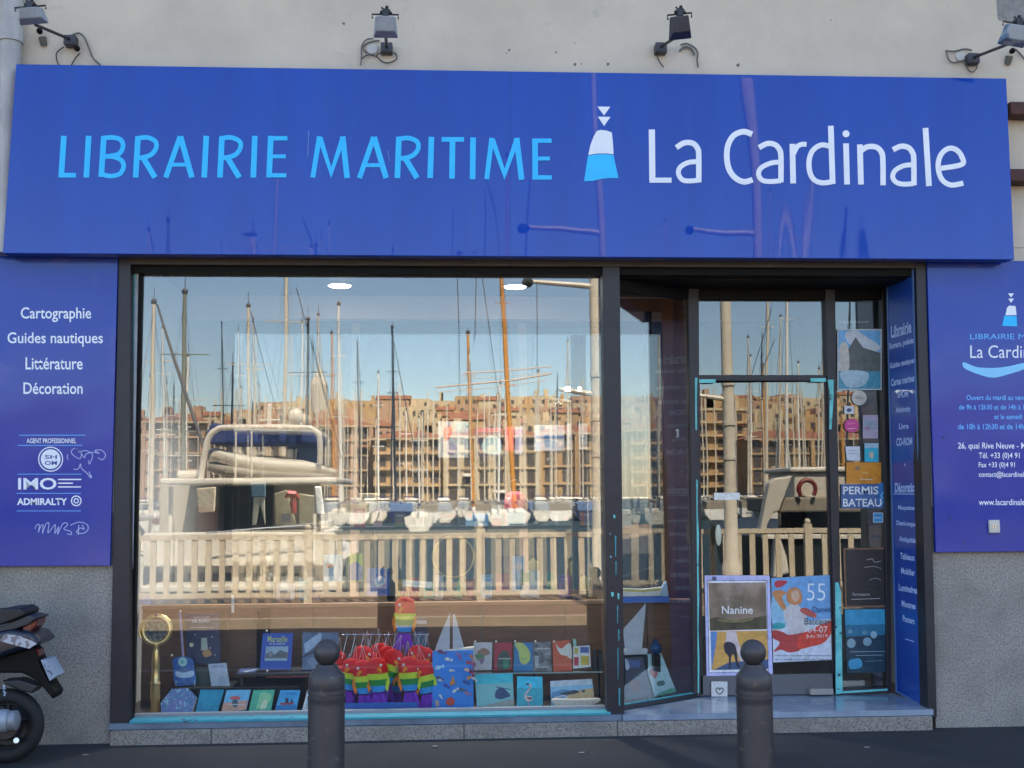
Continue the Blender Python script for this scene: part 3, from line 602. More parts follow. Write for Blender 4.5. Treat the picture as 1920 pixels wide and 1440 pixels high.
book('green nautical guide with a pale island shape in the front row', [(475, 1294), (515, 1293), (508, 1331), (466, 1335)], L1, .012, (.06, .38, .25), [('c', (.24, .55, .30), [(490, 1299), (508, 1302), (505, 1316), (492, 1325), (480, 1330), (484, 1315)]), ('c', (.50, .62, .40), [(492, 1317), (500, 1310), (500, 1326), (488, 1330)])])
book('blue book with a small dark tugboat silhouette, fifth in the front row', [(526, 1294), (563, 1294), (555, 1333), (515, 1333)], L1, .012, (.04, .32, .62), [('p', (.30, .03, .04), [(524, 1318), (553, 1317), (548, 1321), (528, 1322)]), ('r', (.02, .03, .06), 535, 1309, 541, 1318), ('r', (.02, .03, .06), 545, 1312, 549, 1318), ('p', (.01, .16, .40), [(518, 1323), (556, 1321), (554, 1333), (515, 1333)])], texts=[('LE PETIT BATEAU', (530, 1299, 557, 1303), (.03, .1, .4))])
book('white book with a grey figure half hidden behind the left bollard', [(576, 1295), (604, 1295), (598, 1334), (566, 1334)], L1, .012, (.55, .58, .60), [('c', (.25, .35, .38), [(578, 1305), (586, 1305), (588, 1325), (574, 1328)]), ('e', (.45, .25, .18), 580, 1311, 4, 3)])
bx('flat_book', P(415, 1335, .16).x, P(560, 1335, .16).x, .15, .20, DZ+.001, DZ+.012, flat((.25, .16, .36)), dpl)
# second tier on the riser
ZR = P(400, 1288, .55).z
L2 = LEAN(.58, ZR, 14)
mb = book('night blue children book with a big pale moon on a wire stand', cat([(324, 1236), (343, 1231), (360, 1236), (364, 1256), (367, 1281), (347, 1285), (328, 1284), (325, 1258)], 3, True), L2, .02, M('night print', (.01, .07, .32), .35, col2=(.03, .16, .50), scale=26, detail=3), [('e', (.35, .62, .66), 342.5, 1241, 8.5, 8.5), ('e', (.15, .45, .55), 342.5, 1241, 4, 4), ('c', (.42, .58, .78), [(330, 1259), (345, 1261), (362, 1258), (362, 1268), (345, 1271), (331, 1268)]), ('c', (.05, .12, .30), [(336, 1255), (345, 1250), (354, 1256), (345, 1259)])])
bm = BM()
for xx in (331, 366): tube(bm, [L2(xx, 1276, .02), L2(xx, 1287, .02), L2(xx, 1287, -.03)], .0018, 5)
tube(bm, [L2(331, 1283, .02), L2(366, 1281, .02)], .0018, 5); obj('wire_stand', bm, CHROME, mb)
book('tall navy blue book with white title and a few stars behind the brass telegraph', [(346, 1150), (411, 1150), (413, 1246), (352, 1246)], LEAN(.72, ZR, 8), .02, (.010, .020, .075),
     [('e', (.55, .50, .35), 345+9+5, 1209, 4, 4), ('e', (.6, .6, .5), 398, 1194, 1.5, 1.5), ('e', (.6, .6, .5), 366, 1190, 1.2, 1.2), ('e', (.6, .6, .5), 403, 1228, 1.2, 1.2), ('e', (.6, .5, .3), 394, 1215, 1.4, 1.4), ('l', (.30, .30, .38), 1, [(356, 1177), (401, 1176)]), ('p', (.35, .42, .36), [(378, 1196), (388, 1196), (390, 1218), (377, 1220)]), ('c', (.45, .25, .10), [(380, 1222), (392, 1218), (397, 1228), (384, 1232)])], texts=[('SAINT-EXUPERY', (364, 1156, 394, 1160), (.4, .42, .5)), ('Les étoiles', (361, 1161, 392, 1167), (.75, .76, .8))])
ls = thing('lilac_tube', 'thin lilac tube with a white pin head standing behind the moon book', 'tube', LEAN(.66, ZR, 0)(343, 1232))
bm = BM(); tube(bm, [P(337, 1149, .66), P(344, 1240, .66), P(345, 1280, .66)], .009, 8); obj('tube', bm, flat((.30, .25, .45)), ls, smooth=True)
bm = BM(); ball(bm, P(338, 1146, .66), .009); obj('pin_head', bm, flat((.65, .62, .6)), ls, smooth=True)
book('thin pale blue grey booklet leaning right of the moon book', [(390, 1245), (424, 1243), (431, 1287), (397, 1290)], L2, .010, (.38, .45, .55), [('c', (.30, .37, .47), [(408, 1272), (418, 1268), (424, 1280), (412, 1286)]), ('l', (.16, .22, .35), 1.6, [(396, 1250), (420, 1249)])])
book('dark green book standing behind the pale booklet', (365, 1250, 394, 1286), LEAN(.64, ZR, 6), .012, (.012, .035, .035))
book('royal blue book about Marseille with yellow script and a harbour photograph', [(493, 1187), (549, 1187), (545, 1255), (487, 1255)], LEAN(.66, zbt, 10), .018, (.008, .07, .42),
     [('p', (.30, .42, .52), [(499, 1212), (541, 1212), (538, 1239), (496, 1239)]), ('p', (.10, .11, .13), [(499, 1226), (510, 1221), (514, 1228), (525, 1219), (541, 1224), (539, 1234), (497, 1234)]), ('r', (.22, .22, .22), 503, 1224, 511, 1232)],
     texts=[('Marseille', (502, 1192, 539, 1204), (.45, .52, .20)), ('et la marine', (505, 1204, 535, 1209), (.5, .55, .6))])
for x, y in ((500, 1183), (501, 1258), (322, 1229)):
    q = P(x, y, .58); bm = BM(); ball(bm, q, .009); tag(obj('pin_light', bm, flat((.62, .56, .48)), smooth=True, origin=q), {500: 'small cream ball on top of the blue Marseille book', 501: 'small cream ball at the foot of the blue Marseille book', 322: 'small cream ball at the top left of the moon book'}[x], 'ball')
book('blue leaflet with a white sailing wing lying on the low black table', [(450, 1254), (486, 1252), (478, 1260), (446, 1262)], LEAN(.57, zbt, 60), .006, (.03, .06, .22), [('p', (.35, .40, .48), [(455, 1259), (484, 1254), (484, 1255), (460, 1261)])], nm='leaflet', cate='leaflet')
book('grey blue book with a pale diagonal sail, behind the head of the left bollard', (567, 1186, 634, 1256), LEAN(.68, zbt, 8), .016, (.08, .14, .25), [('p', (.30, .42, .58), [(570, 1207), (600, 1186), (604, 1190), (600, 1206), (572, 1225)]), ('c', (.18, .24, .36), [(575, 1240), (590, 1232), (600, 1243), (590, 1254)]), ('p', (.02, .03, .06), [(567, 1230), (592, 1218), (594, 1221), (567, 1234)])])
# brass engine telegraph
bt_ = thing('brass_telegraph', 'brass ship engine telegraph on a tall column at the left end of the window', 'telegraph', V((P(290, 1338, .30).x, .30, DZ)))
c = P(293, 1181, .30); K = 8.2/F
bm = BM(); torus(bm, c, 24.5*K, 4.6*K, 'y', 32, 10); obj('dial_ring', bm, BRASS, bt_, smooth=True)
bm = BM(); torus(bm, c+V((0, .02, 0)), 27*K, 2*K, 'y', 32, 8); torus(bm, c+V((-4*K, 0, -2*K)), 26*K, 2.5*K, 'y', 20, 8, 2.2, 3.6); obj('case_rim', bm, BRASS, bt_, smooth=True)
bm = BM(); lathe(bm, c, [(21*K, .004), (21*K, .03), (16*K, .06)], 28, 'y'); obj('dial_face', bm, M('dial enamel', (.05, .07, .08), .3, col2=(.20, .22, .22), scale=40, detail=1, ramp=(.5, .6)), bt_)
bm = BM()
for a in range(12):
    d = V((math.cos(a*math.pi/6), 0, math.sin(a*math.pi/6))); p0 = c+d*21*K+V((0, -.006, 0)); p1 = c+d*17*K+V((0, -.006, 0)); tube(bm, [p0, p1], .0022, 4)
obj('dial_mark', bm, flat((.6, .5, .3)), bt_)
bm = BM(); tube(bm, [c+V((0, -.01, -6*K)), c+V((0, -.012, 24*K))], .004, 6); ball(bm, c+V((0, -.012, 27*K)), .011); obj('pointer', bm, BPLAST, bt_)
bm = BM(); x0 = P(291, 1300, .30).x; z1 = P(291, 1212, .30).z
pr = [(.05, DZ), (.05, DZ+.012), (.03, DZ+.02), (.026, DZ+.06), (.03, DZ+.065), (.029, DZ+.14), (.033, DZ+.145), (.031, DZ+.24), (.035, DZ+.25), (.028, DZ+.26), (.025, z1-.14), (.028, z1-.13), (.02, z1-.03), (.016, z1-.01), (.02, z1), (.018, z1+.02)]
lathe(bm, (x0, .30, 0), pr, 20); obj('column', bm, BRASS, bt_, smooth=True)
bx('foot', x0-.03, x0+.03, .27, .33, DZ+.0, DZ+.03, flat((.6, .56, .5)), bt_)

# rainbow parrot windsocks
RB = [M('plush red', (.70, .012, .012), .85, col2=(.50, .01, .012), scale=40, bump=.004, bscale=45), M('plush orange', (.70, .20, .015), .85, bump=.004, bscale=45), M('plush lime', (.46, .62, .03), .85, col2=(.55, .66, .05), scale=30, bump=.004, bscale=45), M('plush green', (.02, .24, .04), .85), M('plush blue', (.03, .28, .68), .85), M('plush purple', (.15, .015, .42), .85, col2=(.22, .03, .52), scale=25, bump=.004, bscale=45)]
def parrot(label, px, py, yy, size=1.0, tilt=0, flip=1, yaw=0):
    o = thing('parrot_windsock', label, 'soft toy', (0, 0, 0), 'rainbow parrots heaped in the window')
    s = .0037*size; 
    bm = BM()   # body: stacked bands
    prof = [(5, 2), (10, -2), (13, -9), (14, -18), (14.5, -28), (14, -33), (13.5, -40), (12.5, -46), (11.5, -52), (10, -58), (9, -64)]
    mi = [0, 0, 0, 0, 2, 2, 3, 3, 4, 4]
    rings = []
    for r, z in prof:
        rings.append([bm.verts.new((r*s*1.3*math.cos(a*math.pi/7)*(1+.12*random.random()), r*s*.75*math.sin(a*math.pi/7), z*s*.92)) for a in range(14)])
    for i in range(len(rings)-1):
        for k in range(14): bm.faces.new((rings[i][k], rings[i][(k+1) % 14], rings[i+1][(k+1) % 14], rings[i+1][k])).material_index = mi[i]
    bm.faces.new(rings[0]).material_index = 0; bm.faces.new(rings[-1]).material_index = 4
    obj('body', bm, RB, o, smooth=True)
    bm = BM(); ln = 34+random.random()*8
    for k in range(4):
        a = (k-1.5)*.2+random.uniform(-.1, .1); p0 = V(((k-1.5)*4*s, (-1)**k*.004, -62*s)); p1 = p0+V((math.sin(a)*18*s, 0, -18*s)); p2 = p1+V((math.sin(a*1.5)*18*s, 0, -(ln-18)*s))
        tube(bm, [p0, p1, p2], [4.5*s, 5*s, 3*s], 6)
    obj('tail', bm, RB[5], o, smooth=True)
    for sd in (-1, 1):
        bm = BM(); pts = [(sd*15, -24), (sd*21, -34), (sd*22, -44), (sd*17, -60), (sd*12, -50), (sd*11, -34)]
        prism(bm, [V((x*s, -.012, z*s)) for x, z in pts], (0, .018, 0)); obj('wing', bm, RB[1] if random.random() < .6 else RB[2], o)
        if sd != flip: continue
        bm = BM(); lathe(bm, (flip*4*s+sd*5.5*s, 0, (-13+sd*flip*2)*s), [(2.3*s, -12*s), (2.3*s, -9*s)], 12, 'y'); e = obj('eye', bm, flat((.75, .75, .72)), o)
        bm = BM(); lathe(bm, (flip*4*s+sd*5.5*s, 0, (-13+sd*flip*2)*s), [(1.1*s, -12.6*s), (1.1*s, -12.1*s)], 8, 'y'); obj('pupil', bm, flat((.02, .02, .05)), e)
    bm = BM(); tube(bm, [V((flip*5*s, -9*s, -18*s)), V((flip*9*s, -14*s, -21*s)), V((flip*10*s, -15*s, -27*s))], [4.2*s, 3.5*s, .8*s], 8); obj('beak', bm, RB[1], o, smooth=True)
    bm = BM()
    for q in (-9, 0, 9): tube(bm, [V((q*s, 0, -3*s)), V((q*.5*s, 0, 12*s)), V((0, 0, 30*s))], .0012, 4)
    obj('string', bm, flat((.5, .48, .46)), o)
    o.location = P(px, py, yy); o.rotation_euler = (0, math.radians(tilt), math.radians(yaw)); return o
PA = [(633, 1222, .62, .95, 8, -1, 0, 'rainbow parrot at the far left back, its head half behind the bollard ball'), (712, 1208, .62, 1.0, -5, 1, 0, 'rainbow parrot highest at the back left of the centre'), (790, 1240, .30, .98, -10, -1, 0, 'front rainbow parrot at the right end of the blue tray'),
      (650, 1250, .50, .9, 14, -1, 0, 'small rainbow parrot tucked lowest at the left behind the bollard'), (694, 1226, .55, 1.0, -8, 1, 0, 'rainbow parrot almost hidden between the back and front rows'), (752, 1238, .60, 1.0, 9, -1, 0, 'rainbow parrot hidden deepest behind the right front one'),
      (662, 1237, .36, .92, 10, -1, 0, 'leftmost rainbow parrot windsock leaning against the left bollard side'),
      (683, 1213, .46, 1.0, 12, 1, 20, 'rainbow parrot second from the left, at the back with its head high'),
      (681, 1240, .30, .98, -3, -1, 0, 'front rainbow parrot with its beak pointing right above the blue tray'),
      (706, 1235, .27, 1.0, -4, 1, -10, 'front middle rainbow parrot with a wide red head in the heap'),
      (727, 1214, .45, .98, 4, 1, 0, 'rainbow parrot at the back centre of the heap below the strings'),
      (742, 1220, .33, 1.0, 20, 1, 10, 'rainbow parrot in the middle leaning strongly to the left'),
      (766, 1233, .28, 1.0, -3, -1, 0, 'front rainbow parrot at the right with an orange flower shaped beak'),
      (781, 1212, .38, .95, -6, -1, 0, 'rainbow parrot with a round white eye right of the raised parrot'),
      (797, 1216, .44, .95, 4, 1, 0, 'rightmost rainbow parrot windsock beside the blue fish board'),
      (760, 1122, .50, 1.05, 2, -1, 0, 'single rainbow parrot raised on a stick above the heap of parrots')]
for q in PA: parrot(q[7], q[0], q[1], q[2], q[3]*(1.0 if q[1] > 1150 else 1.0), q[4], q[5], q[6])
st = thing('parrot_stand', 'thin metal stand with hooks holding the strings of the rainbow parrots', 'stand', (P(735, 1320, .55).x, .55, DZ))
bm = BM(); a, b = P(640, 1190, .55), P(805, 1190, .55); tube(bm, [a, b], .004, 6); m = (a+b)/2; tube(bm, [m, V((m.x, m.y, DZ))], .006, 6)
for k in range(11):
    p = a.lerp(b, (k+.5)/11); tube(bm, [p, p+V((.01, -.01, .03)), p+V((.02, -.01, .015)), p+V((.005, -.02, -.05)), p+V((-.02, -.03, -.16))], .0014, 4)
obj('rail', bm, CHROME, st)
tr = thing('blue_tray', 'blue wooden tray under the heap of rainbow parrots', 'tray', P(715, 1336, .25))
TZ = P(715, 1317, .22).z; a, b = P(640, 1330, .22), P(783, 1330, .22)
BLW = M('blue painted wood', (.012, .09, .42), .5, col2=(.02, .12, .48), scale=8, stretch=(1, 1, 5))
bx('front_board', a.x, b.x, .205, .22, DZ+.001, TZ, BLW, tr, bevel=.002); bx('front_slat', a.x, b.x, .198, .2045, DZ+.03, DZ+.045, BLW, tr); bx('tray_base', a.x, b.x, .2205, .50, DZ+.001, DZ+.02, BLW, tr)
db = thing('dark_blue_box', 'tall dark navy box with a white label behind the raised parrot', 'box', P(790, 1290, .75))
slab('box', FR(.75), rc(771, 1160, 803, 1290), .06, flat((.02, .03, .06)), db); art(FR(.75), db, [('r', (.35, .38, .42), 780, 1163, 800, 1170), ('c', (.06, .12, .20), [(778, 1190), (796, 1186), (798, 1215), (780, 1220)])], name='label')
# sail boat models
def model_boat(label, yy, sails, hull, mast, hullcol, zbase, edge=True):
    t = thing('model_sailboat', label, 'model boat', (P(*hull[0], yy).x, yy, zbase)); f = FR(yy)
    for q in sails: slab('sail', f, q, .003, M('model sail cloth', (.50, .52, .55), .8, col2=(.42, .44, .48), scale=18), t)
    bm = BM(); tube(bm, [f(*mast[0], .004), f(*mast[1], .004)], .003, 6); obj('mast', bm, flat((.10, .08, .07)), t)
    bm = BM(); prism(bm, [f(x, y, .03) for x, y in hull], (0, .06, 0)); obj('hull', bm, hullcol, t, bevel=.006); return t
model_boat('model sailboat with two white triangular sails behind the blue fish board', .52, [[(844, 1147), (843, 1219), (815, 1221), (822, 1200)], [(849, 1152), (853, 1152), (870, 1214), (849, 1218)]], [(815, 1222), (889, 1212), (886, 1236), (822, 1238)], ((846, 1142), (846, 1236)), flat((.60, .56, .50)), P(850, 1238, .52).z)
bx('model_base', P(822, 1238, .5).x, P(886, 1238, .5).x, .48, .56, DZ+.001, P(850, 1240, .5).z, DARKBASE, dpl)
# fish board
fb = thing('fish_board', 'upright bright blue board covered with small fish and shell magnets', 'display board', P(848, 1333, .27)); FB = LEAN(.27, DZ, 5)
slab('board', FB, [(811, 1221), (887, 1219), (888, 1331), (810, 1332)], .015, M('bright blue board', (.014, .19, .66), .5, col2=(.02, .23, .72), scale=6), fb)
fish = lambda x, y, s, c, a=0: ('c', c, [(x+(u*math.cos(a)-v*math.sin(a))*s, y+(u*math.sin(a)+v*math.cos(a))*s) for u, v in ((-5, 0), (-2, -2.4), (2, -2), (4, -.4), (7, -2.4), (7, 2.4), (4, .6), (1, 2.2), (-3, 2))])
its = [fish(827, 1222, 1.4, (.12, .02, .10), .3), fish(840, 1236, 1.2, (.62, .60, .55), .2), fish(822, 1252, 1.5, (.30, .50, .68), -.3), fish(846, 1257, .9, (.6, .55, .45)), fish(823, 1271, 1.3, (.05, .07, .15), .4), fish(825, 1275, .9, (.55, .58, .6), .2),
       fish(853, 1295, 1.1, (.6, .6, .62), -.6), fish(866, 1293, 1.3, (.08, .10, .15), .2), fish(876, 1300, 1.0, (.45, .15, .2), .3), fish(862, 1232, .9, (.25, .05, .2), 1.2), fish(858, 1226, .8, (.3, .1, .3), .2), fish(836, 1285, 1.1, (.02, .04, .3), .6), fish(826, 1305, .8, (.7, .7, .7), 1), fish(873, 1226, .8, (.05, .1, .35)),
       ('c', (.45, .18, .03), [(849, 1267), (852, 1277), (856, 1282), (850, 1282), (846, 1286), (843, 1280), (846, 1276)]), ('c', (.45, .04, .02), [(838, 1311), (845, 1307), (852, 1312), (851, 1320), (844, 1323), (836, 1319)]), ('p', (.35, .30, .28), [(815, 1315), (822, 1312), (824, 1322), (818, 1326)])]
def puffy(pl, its, par, nm, h=.006, off=.001):
    for k, it in enumerate(its):
        bm = BM(); prism(bm, [pl(x, y, off+h+.0003*k) for x, y in it[2]], -pl.n*h); obj(nm, bm, flat(it[1]), par)
for it in its: 
    if it[0] == 'c': puffy(FB, [(0, it[1], cat(it[2], 3, True))], fb, 'magnet')
    else: puffy(FB, [(0, it[1], it[2])], fb, 'magnet')
fc = thing('fish_garland', 'small garland of red, orange and blue wooden fish hanging beside the blue board', 'garland', P(882, 1290, .24))
for k, (x, y, c_, a_) in enumerate(((884, 1232, (.35, .14, .08), 1.2), (879, 1242, (.35, .03, .05), .3), (889, 1247, (.20, .05, .12), 1.8), (876, 1256, (.6, .35, .25), .2), (884, 1260, (.30, .02, .05), 1.0), (880, 1270, (.55, .22, .03), -.4), (888, 1271, (.55, .5, .5), .8), (873, 1279, (.02, .04, .20), .5))):
    puffy(FR(.24), [(0, c_, cat(fish(x, y, 1.2, c_, a_)[2], 2, True))], fc, 'wooden_fish', .008)
bm = BM(); tube(bm, [P(886, 1224, .245), P(882, 1250, .245), P(878, 1284, .245)], .001, 4); obj('string', bm, BLACK, fc)
# row of six small books on the glass shelf
L3 = LEAN(.64, zsh, 8)
book('white book with a plumed brown hat drawing, first on the glass shelf', [(888, 1205), (923, 1204), (922, 1256), (886, 1257)], L3, .014, (.50, .48, .50), [('c', (.28, .16, .10), [(896, 1221), (906, 1215), (916, 1219), (918, 1226), (905, 1230), (896, 1228)]), ('c', (.12, .25, .12), [(891, 1228), (905, 1226), (908, 1236), (897, 1238)]), ('c', (.25, .15, .25), [(899, 1236), (908, 1236), (903, 1246)])])
book('dark red book with a green arch shape, second on the glass shelf', [(927, 1206), (960, 1204), (960, 1255), (926, 1257)], L3, .014, (.36, .02, .04), [('c', (.03, .06, .05), [(934, 1254), (934, 1232), (942, 1220), (951, 1222), (957, 1234), (957, 1252)]), ('l', (.5, .45, .4), 2, [(934, 1235), (958, 1235)]), ('c', (.02, .18, .10), [(944, 1237), (954, 1238), (953, 1252), (944, 1252)])])
book('blue chart book with a yellow coastline, third on the glass shelf', [(964, 1206), (999, 1204), (999, 1257), (963, 1258)], L3, .014, (.02, .17, .38), [('c', (.45, .52, .14), [(965, 1207), (980, 1206), (993, 1222), (993, 1238), (984, 1246), (975, 1240), (972, 1222)]), ('l', (.1, .3, .1), 1.2, [(975, 1236), (989, 1235)])])
book('grey black photo book with white bars, fourth on the glass shelf', [(1001, 1204), (1033, 1203), (1034, 1257), (999, 1258)], L3, .014, M('grey photo print', (.05, .05, .06), .4, col2=(.30, .30, .31), scale=22, detail=3), [('r', (.35, .36, .38), 1003, 1230, 1010, 1252), ('l', (.45, .45, .45), 2, [(1006, 1217), (1030, 1216)]), ('l', (.4, .4, .42), 2, [(1004, 1252), (1030, 1250)])])
book('orange red book with a torn white shape, fifth on the glass shelf', [(1036, 1202), (1068, 1200), (1073, 1256), (1038, 1258)], L3, .016, M('red orange print', (.52, .06, .02), .4, col2=(.62, .12, .04), scale=16), [('c', (.60, .58, .50), [(1042, 1208), (1052, 1216), (1069, 1206), (1072, 1234), (1062, 1230), (1050, 1226)])])
book('white maritime flags book with coloured squares, sixth on the glass shelf', [(1075, 1212), (1106, 1210), (1108, 1250), (1075, 1254)], L3, .016, (.62, .62, .60), [('r', (.45, .35, .06), 1077, 1215, 1084, 1226), ('r', (.05, .10, .30), 1088, 1213, 1104, 1224), ('r', (.40, .03, .05), 1076, 1232, 1085, 1248), ('r', (.50, .38, .04), 1089, 1230, 1104, 1247)])
book('narrow pale green bookmark stick above the maritime flags book', [(1074, 1198), (1080, 1199), (1081, 1212), (1076, 1212)], LEAN(.66, zsh, 0), .005, (.25, .5, .42), nm='bookmark', cate='bookmark')
for k, (x, lb) in enumerate(((891, 'first'), (930, 'second'), (966, 'third'), (1004, 'fourth'), (1039, 'fifth'))):
    q = P(x, 1203, .60); bm = BM(); ball(bm, q, .008, seg=8); tag(obj('pin_light', bm, flat((.62, .56, .48)), smooth=True, origin=q), 'small cream ball above the %s book of the glass shelf row' % lb, 'ball')
# big front books right
L4 = LEAN(.26, DZ, 16)
book('large pale turquoise book with a dark blue helicopter over a ship deck', [(890, 1265), (961, 1262), (964, 1327), (895, 1332)], L4, .02, M('misty sea print', (.16, .42, .44), .4, col2=(.22, .50, .53), scale=5),
     [('p', (.03, .42, .52), [(890, 1265), (961, 1262), (962, 1280), (891, 1283)]), ('c', (.015, .05, .14), [(929, 1298), (936, 1290), (946, 1292), (957, 1304), (950, 1308), (938, 1311), (929, 1308)]), ('l', (.03, .06, .12), 1.5, [(930, 1288), (958, 1293)]), ('p', (.25, .28, .25), [(898, 1326), (964, 1309), (964, 1326), (896, 1331)]), ('e', (.05, .08, .10), 900, 1327, 6, 3)])
book('turquoise book cover with a pink and white wading bird standing in shallow sea', [(970, 1268), (1017, 1269), (1018, 1330), (969, 1329)], L4, .02, (.03, .46, .66),
     [('p', (.02, .32, .42), [(970, 1290), (1018, 1290), (1018, 1330), (969, 1329)]), ('l', (.48, .36, .36), 3.2, cat([(992, 1286), (995, 1284), (993, 1292), (985, 1302), (988, 1308)], 4)), ('c', (.52, .42, .42), [(983, 1305), (996, 1306), (998, 1313), (988, 1315)]), ('c', (.05, .05, .06), [(987, 1308), (997, 1308), (995, 1312)]), ('e', (.05, .05, .08), 989, 1283, 3, 2), ('l', (.45, .2, .25), 1.4, [(990, 1314), (992, 1324)])])
book('wide book with a stranded boat on a sandy beach, right end of the window', [(1032, 1277), (1110, 1273), (1116, 1320), (1034, 1326)], L4, .02, (.20, .42, .60),
     [('p', (.42, .50, .58), [(1032, 1277), (1110, 1273), (1111, 1283), (1032, 1288)]), ('p', (.45, .34, .17), [(1060, 1306), (1085, 1294), (1112, 1290), (1115, 1318), (1070, 1322)]), ('p', (.08, .22, .40), [(1034, 1298), (1060, 1292), (1075, 1297), (1058, 1308), (1034, 1312)]), ('c', (.02, .03, .05), [(1049, 1301), (1062, 1297), (1078, 1294), (1086, 1297), (1078, 1301), (1060, 1303)]), ('e', (.05, .06, .08), 1094, 1296, 3, 3), ('l', (.5, .55, .6), 2, [(1040, 1308), (1058, 1304), (1066, 1310)])])
bw = thing('white_dish', 'white boat shaped dish lying in front of the wide beach book', 'dish', P(1078, 1330, .20))
bm = BM(); f = FR(.19); prism(bm, [f(x, y) for x, y in cat([(1036, 1312), (1080, 1312), (1126, 1311), (1112, 1322), (1085, 1328), (1050, 1328)], 4, True)], (0, .05, 0)); obj('dish_body', bm, flat((.50, .48, .44)), bw, bevel=.008)
bx('dish_foot', f(1066, 1327).x, f(1092, 1327).x, .195, .235, DZ+.0, f(1080, 1326).z, flat((.10, .10, .12)), bw)
pb = thing('flat_magazine', 'magazines lying flat in front of the helicopter and bird books', 'magazine', P(960, 1336, .17)); bx('cover', P(905, 1336, .16).x, P(1015, 1336, .16).x, .15, .22, DZ+.0005, DZ+.006, flat((.10, .35, .45)), pb); bx('pages', P(905, 1336, .16).x+.01, P(1015, 1336, .16).x-.01, .152, .218, DZ+.0062, DZ+.009, flat((.5, .5, .5)), pb)
dk = thing('dark_binoculars', 'pair of dark binoculars on the glass shelf next to the window mullion', 'binoculars', P(1122, 1258, .62))
for xx in (1116, 1126):
    bm = BM(); q = P(xx, 1256, .64); lathe(bm, (q.x, q.y, zsh), [(.024, .001), (.022, .07), (.016, .09), (.014, .14)], 12); obj('barrel', bm, BPLAST, dk, smooth=True)

# angled window display
ZA = DZ
book('pale cyan book with red crayfish drawing leaning in the angled side window', [(1206, 1227), (1240, 1225), (1268, 1297), (1228, 1306)], LEAN(.72, DZ, 14), .018, (.38, .62, .66), [('c', (.45, .10, .10), [(1218, 1256), (1228, 1252), (1233, 1262), (1228, 1272), (1220, 1266)]), ('c', (.04, .12, .12), [(1232, 1279), (1244, 1276), (1246, 1284), (1234, 1286)]), ('c', (.05, .35, .20), [(1240, 1298), (1262, 1290), (1266, 1297), (1232, 1305)]), ('l', (.10, .20, .28), 2, cat([(1222, 1238), (1228, 1233), (1233, 1238), (1238, 1234)], 3))])
book('black and dark blue book stack left of the crayfish book in the side window', [(1172, 1234), (1205, 1232), (1222, 1305), (1174, 1312)], LEAN(.55, DZ, 12), .02, (.015, .02, .045), [('r', (.08, .01, .02), 1182, 1275, 1200, 1296), ('r', (.02, .06, .20), 1174, 1238, 1200, 1252), ('c', (.3, .35, .45), [(1172, 1236), (1178, 1240), (1180, 1252), (1174, 1256)])])
model_boat('small model with one white triangular sail in the angled side window', .66, [[(1212, 1130), (1204, 1218), (1172, 1216), (1168, 1180), (1190, 1156)]], [(1168, 1217), (1214, 1216), (1212, 1226), (1170, 1228)], ((1212, 1130), (1204, 1222)), flat((.40, .42, .46)), P(1190, 1230, .66).z)
bx('model_base', P(1168, 1230, .66).x, P(1214, 1230, .66).x, .64, .72, DZ+.001, P(1190, 1229, .66).z, DARKBASE, dpl)
jg = thing('blue_jug', 'small round dark blue jug behind the pale cyan crayfish book', 'jug', P(1229, 1228, .80)); q = P(1229, 1216, .80); bm = BM(); ball(bm, q, .045, seg=16); obj('jug_body', bm, M('blue glaze', (.01, .07, .20), .2), jg, smooth=True)
bm = BM(); lathe(bm, q+V((0, 0, .03)), [(.022, 0), (.016, .02), (.022, .035)], 14); obj('jug_neck', bm, MATS['blue glaze'], jg, smooth=True); bx('jug_base', q.x-.03, q.x+.03, .77, .83, DZ+.001, q.z-.04, DARKBASE, jg)
sh = thing('blue_wall_shelf', 'bright blue shelf board holding a small wooden boat in the side window', 'shelf', P(1212, 1128, .95)); 
a, b = P(1160, 1130, .9), P(1254, 1118, .9); bx('shelf_board', a.x, b.x, .88, .98, a.z, b.z, M('bright blue gloss', (.015, .13, .50), .35), sh)
wb = thing('wooden_boat_model', 'cream and white wooden fishing boat model on the blue shelf', 'model boat', P(1208, 1120, .9)); f = FR(.885)
bm = BM(); prism(bm, [f(x, y) for x, y in ((1160, 1103), (1205, 1105), (1243, 1101), (1250, 1092), (1252, 1100), (1244, 1118), (1162, 1119))], (0, .07, 0)); obj('hull', bm, flat((.62, .62, .58)), wb, bevel=.006)
slab('hull_stripe', FR(.884), [(1162, 1104), (1205, 1106), (1240, 1103), (1238, 1107), (1205, 1110), (1162, 1108)], .001, flat((.50, .42, .08)), wb)
slab('bow', FR(.883), [(1241, 1103), (1250, 1090), (1254, 1118), (1240, 1118)], .07, flat((.35, .48, .62)), wb)

# inner glazing above the wooden partition
ig = thing('inner_glazing', 'clear inner glass screen standing on the wooden partition behind the display', 'glass screen', P(840, 1125, 1.02))
gx0, gx1, gz0, gz1 = P(437, 900, 1.02).x, P(1243, 900, 1.02).x, zt+.032, P(700, 628, 1.02).z
bx('inner_pane', gx0, gx1, 1.012, 1.02, gz0, gz1, glass_mat('inner glass', .06, (.95, .96, .96), wave=.0004, wscale=1.3), ig)
bx('glass_edge', gx0, gx1, 1.008, 1.024, gz1+.0005, gz1+.006, M('glass edge', (.25, .35, .36), .2), ig)
for px_ in (1079, 1226): q = P(px_, 900, 1.03); bx('upright', q.x-.028, q.x+.028, 1.026, 1.06, gz0, gz1, M('dark slate upright', (.03, .04, .055), .5), ig)
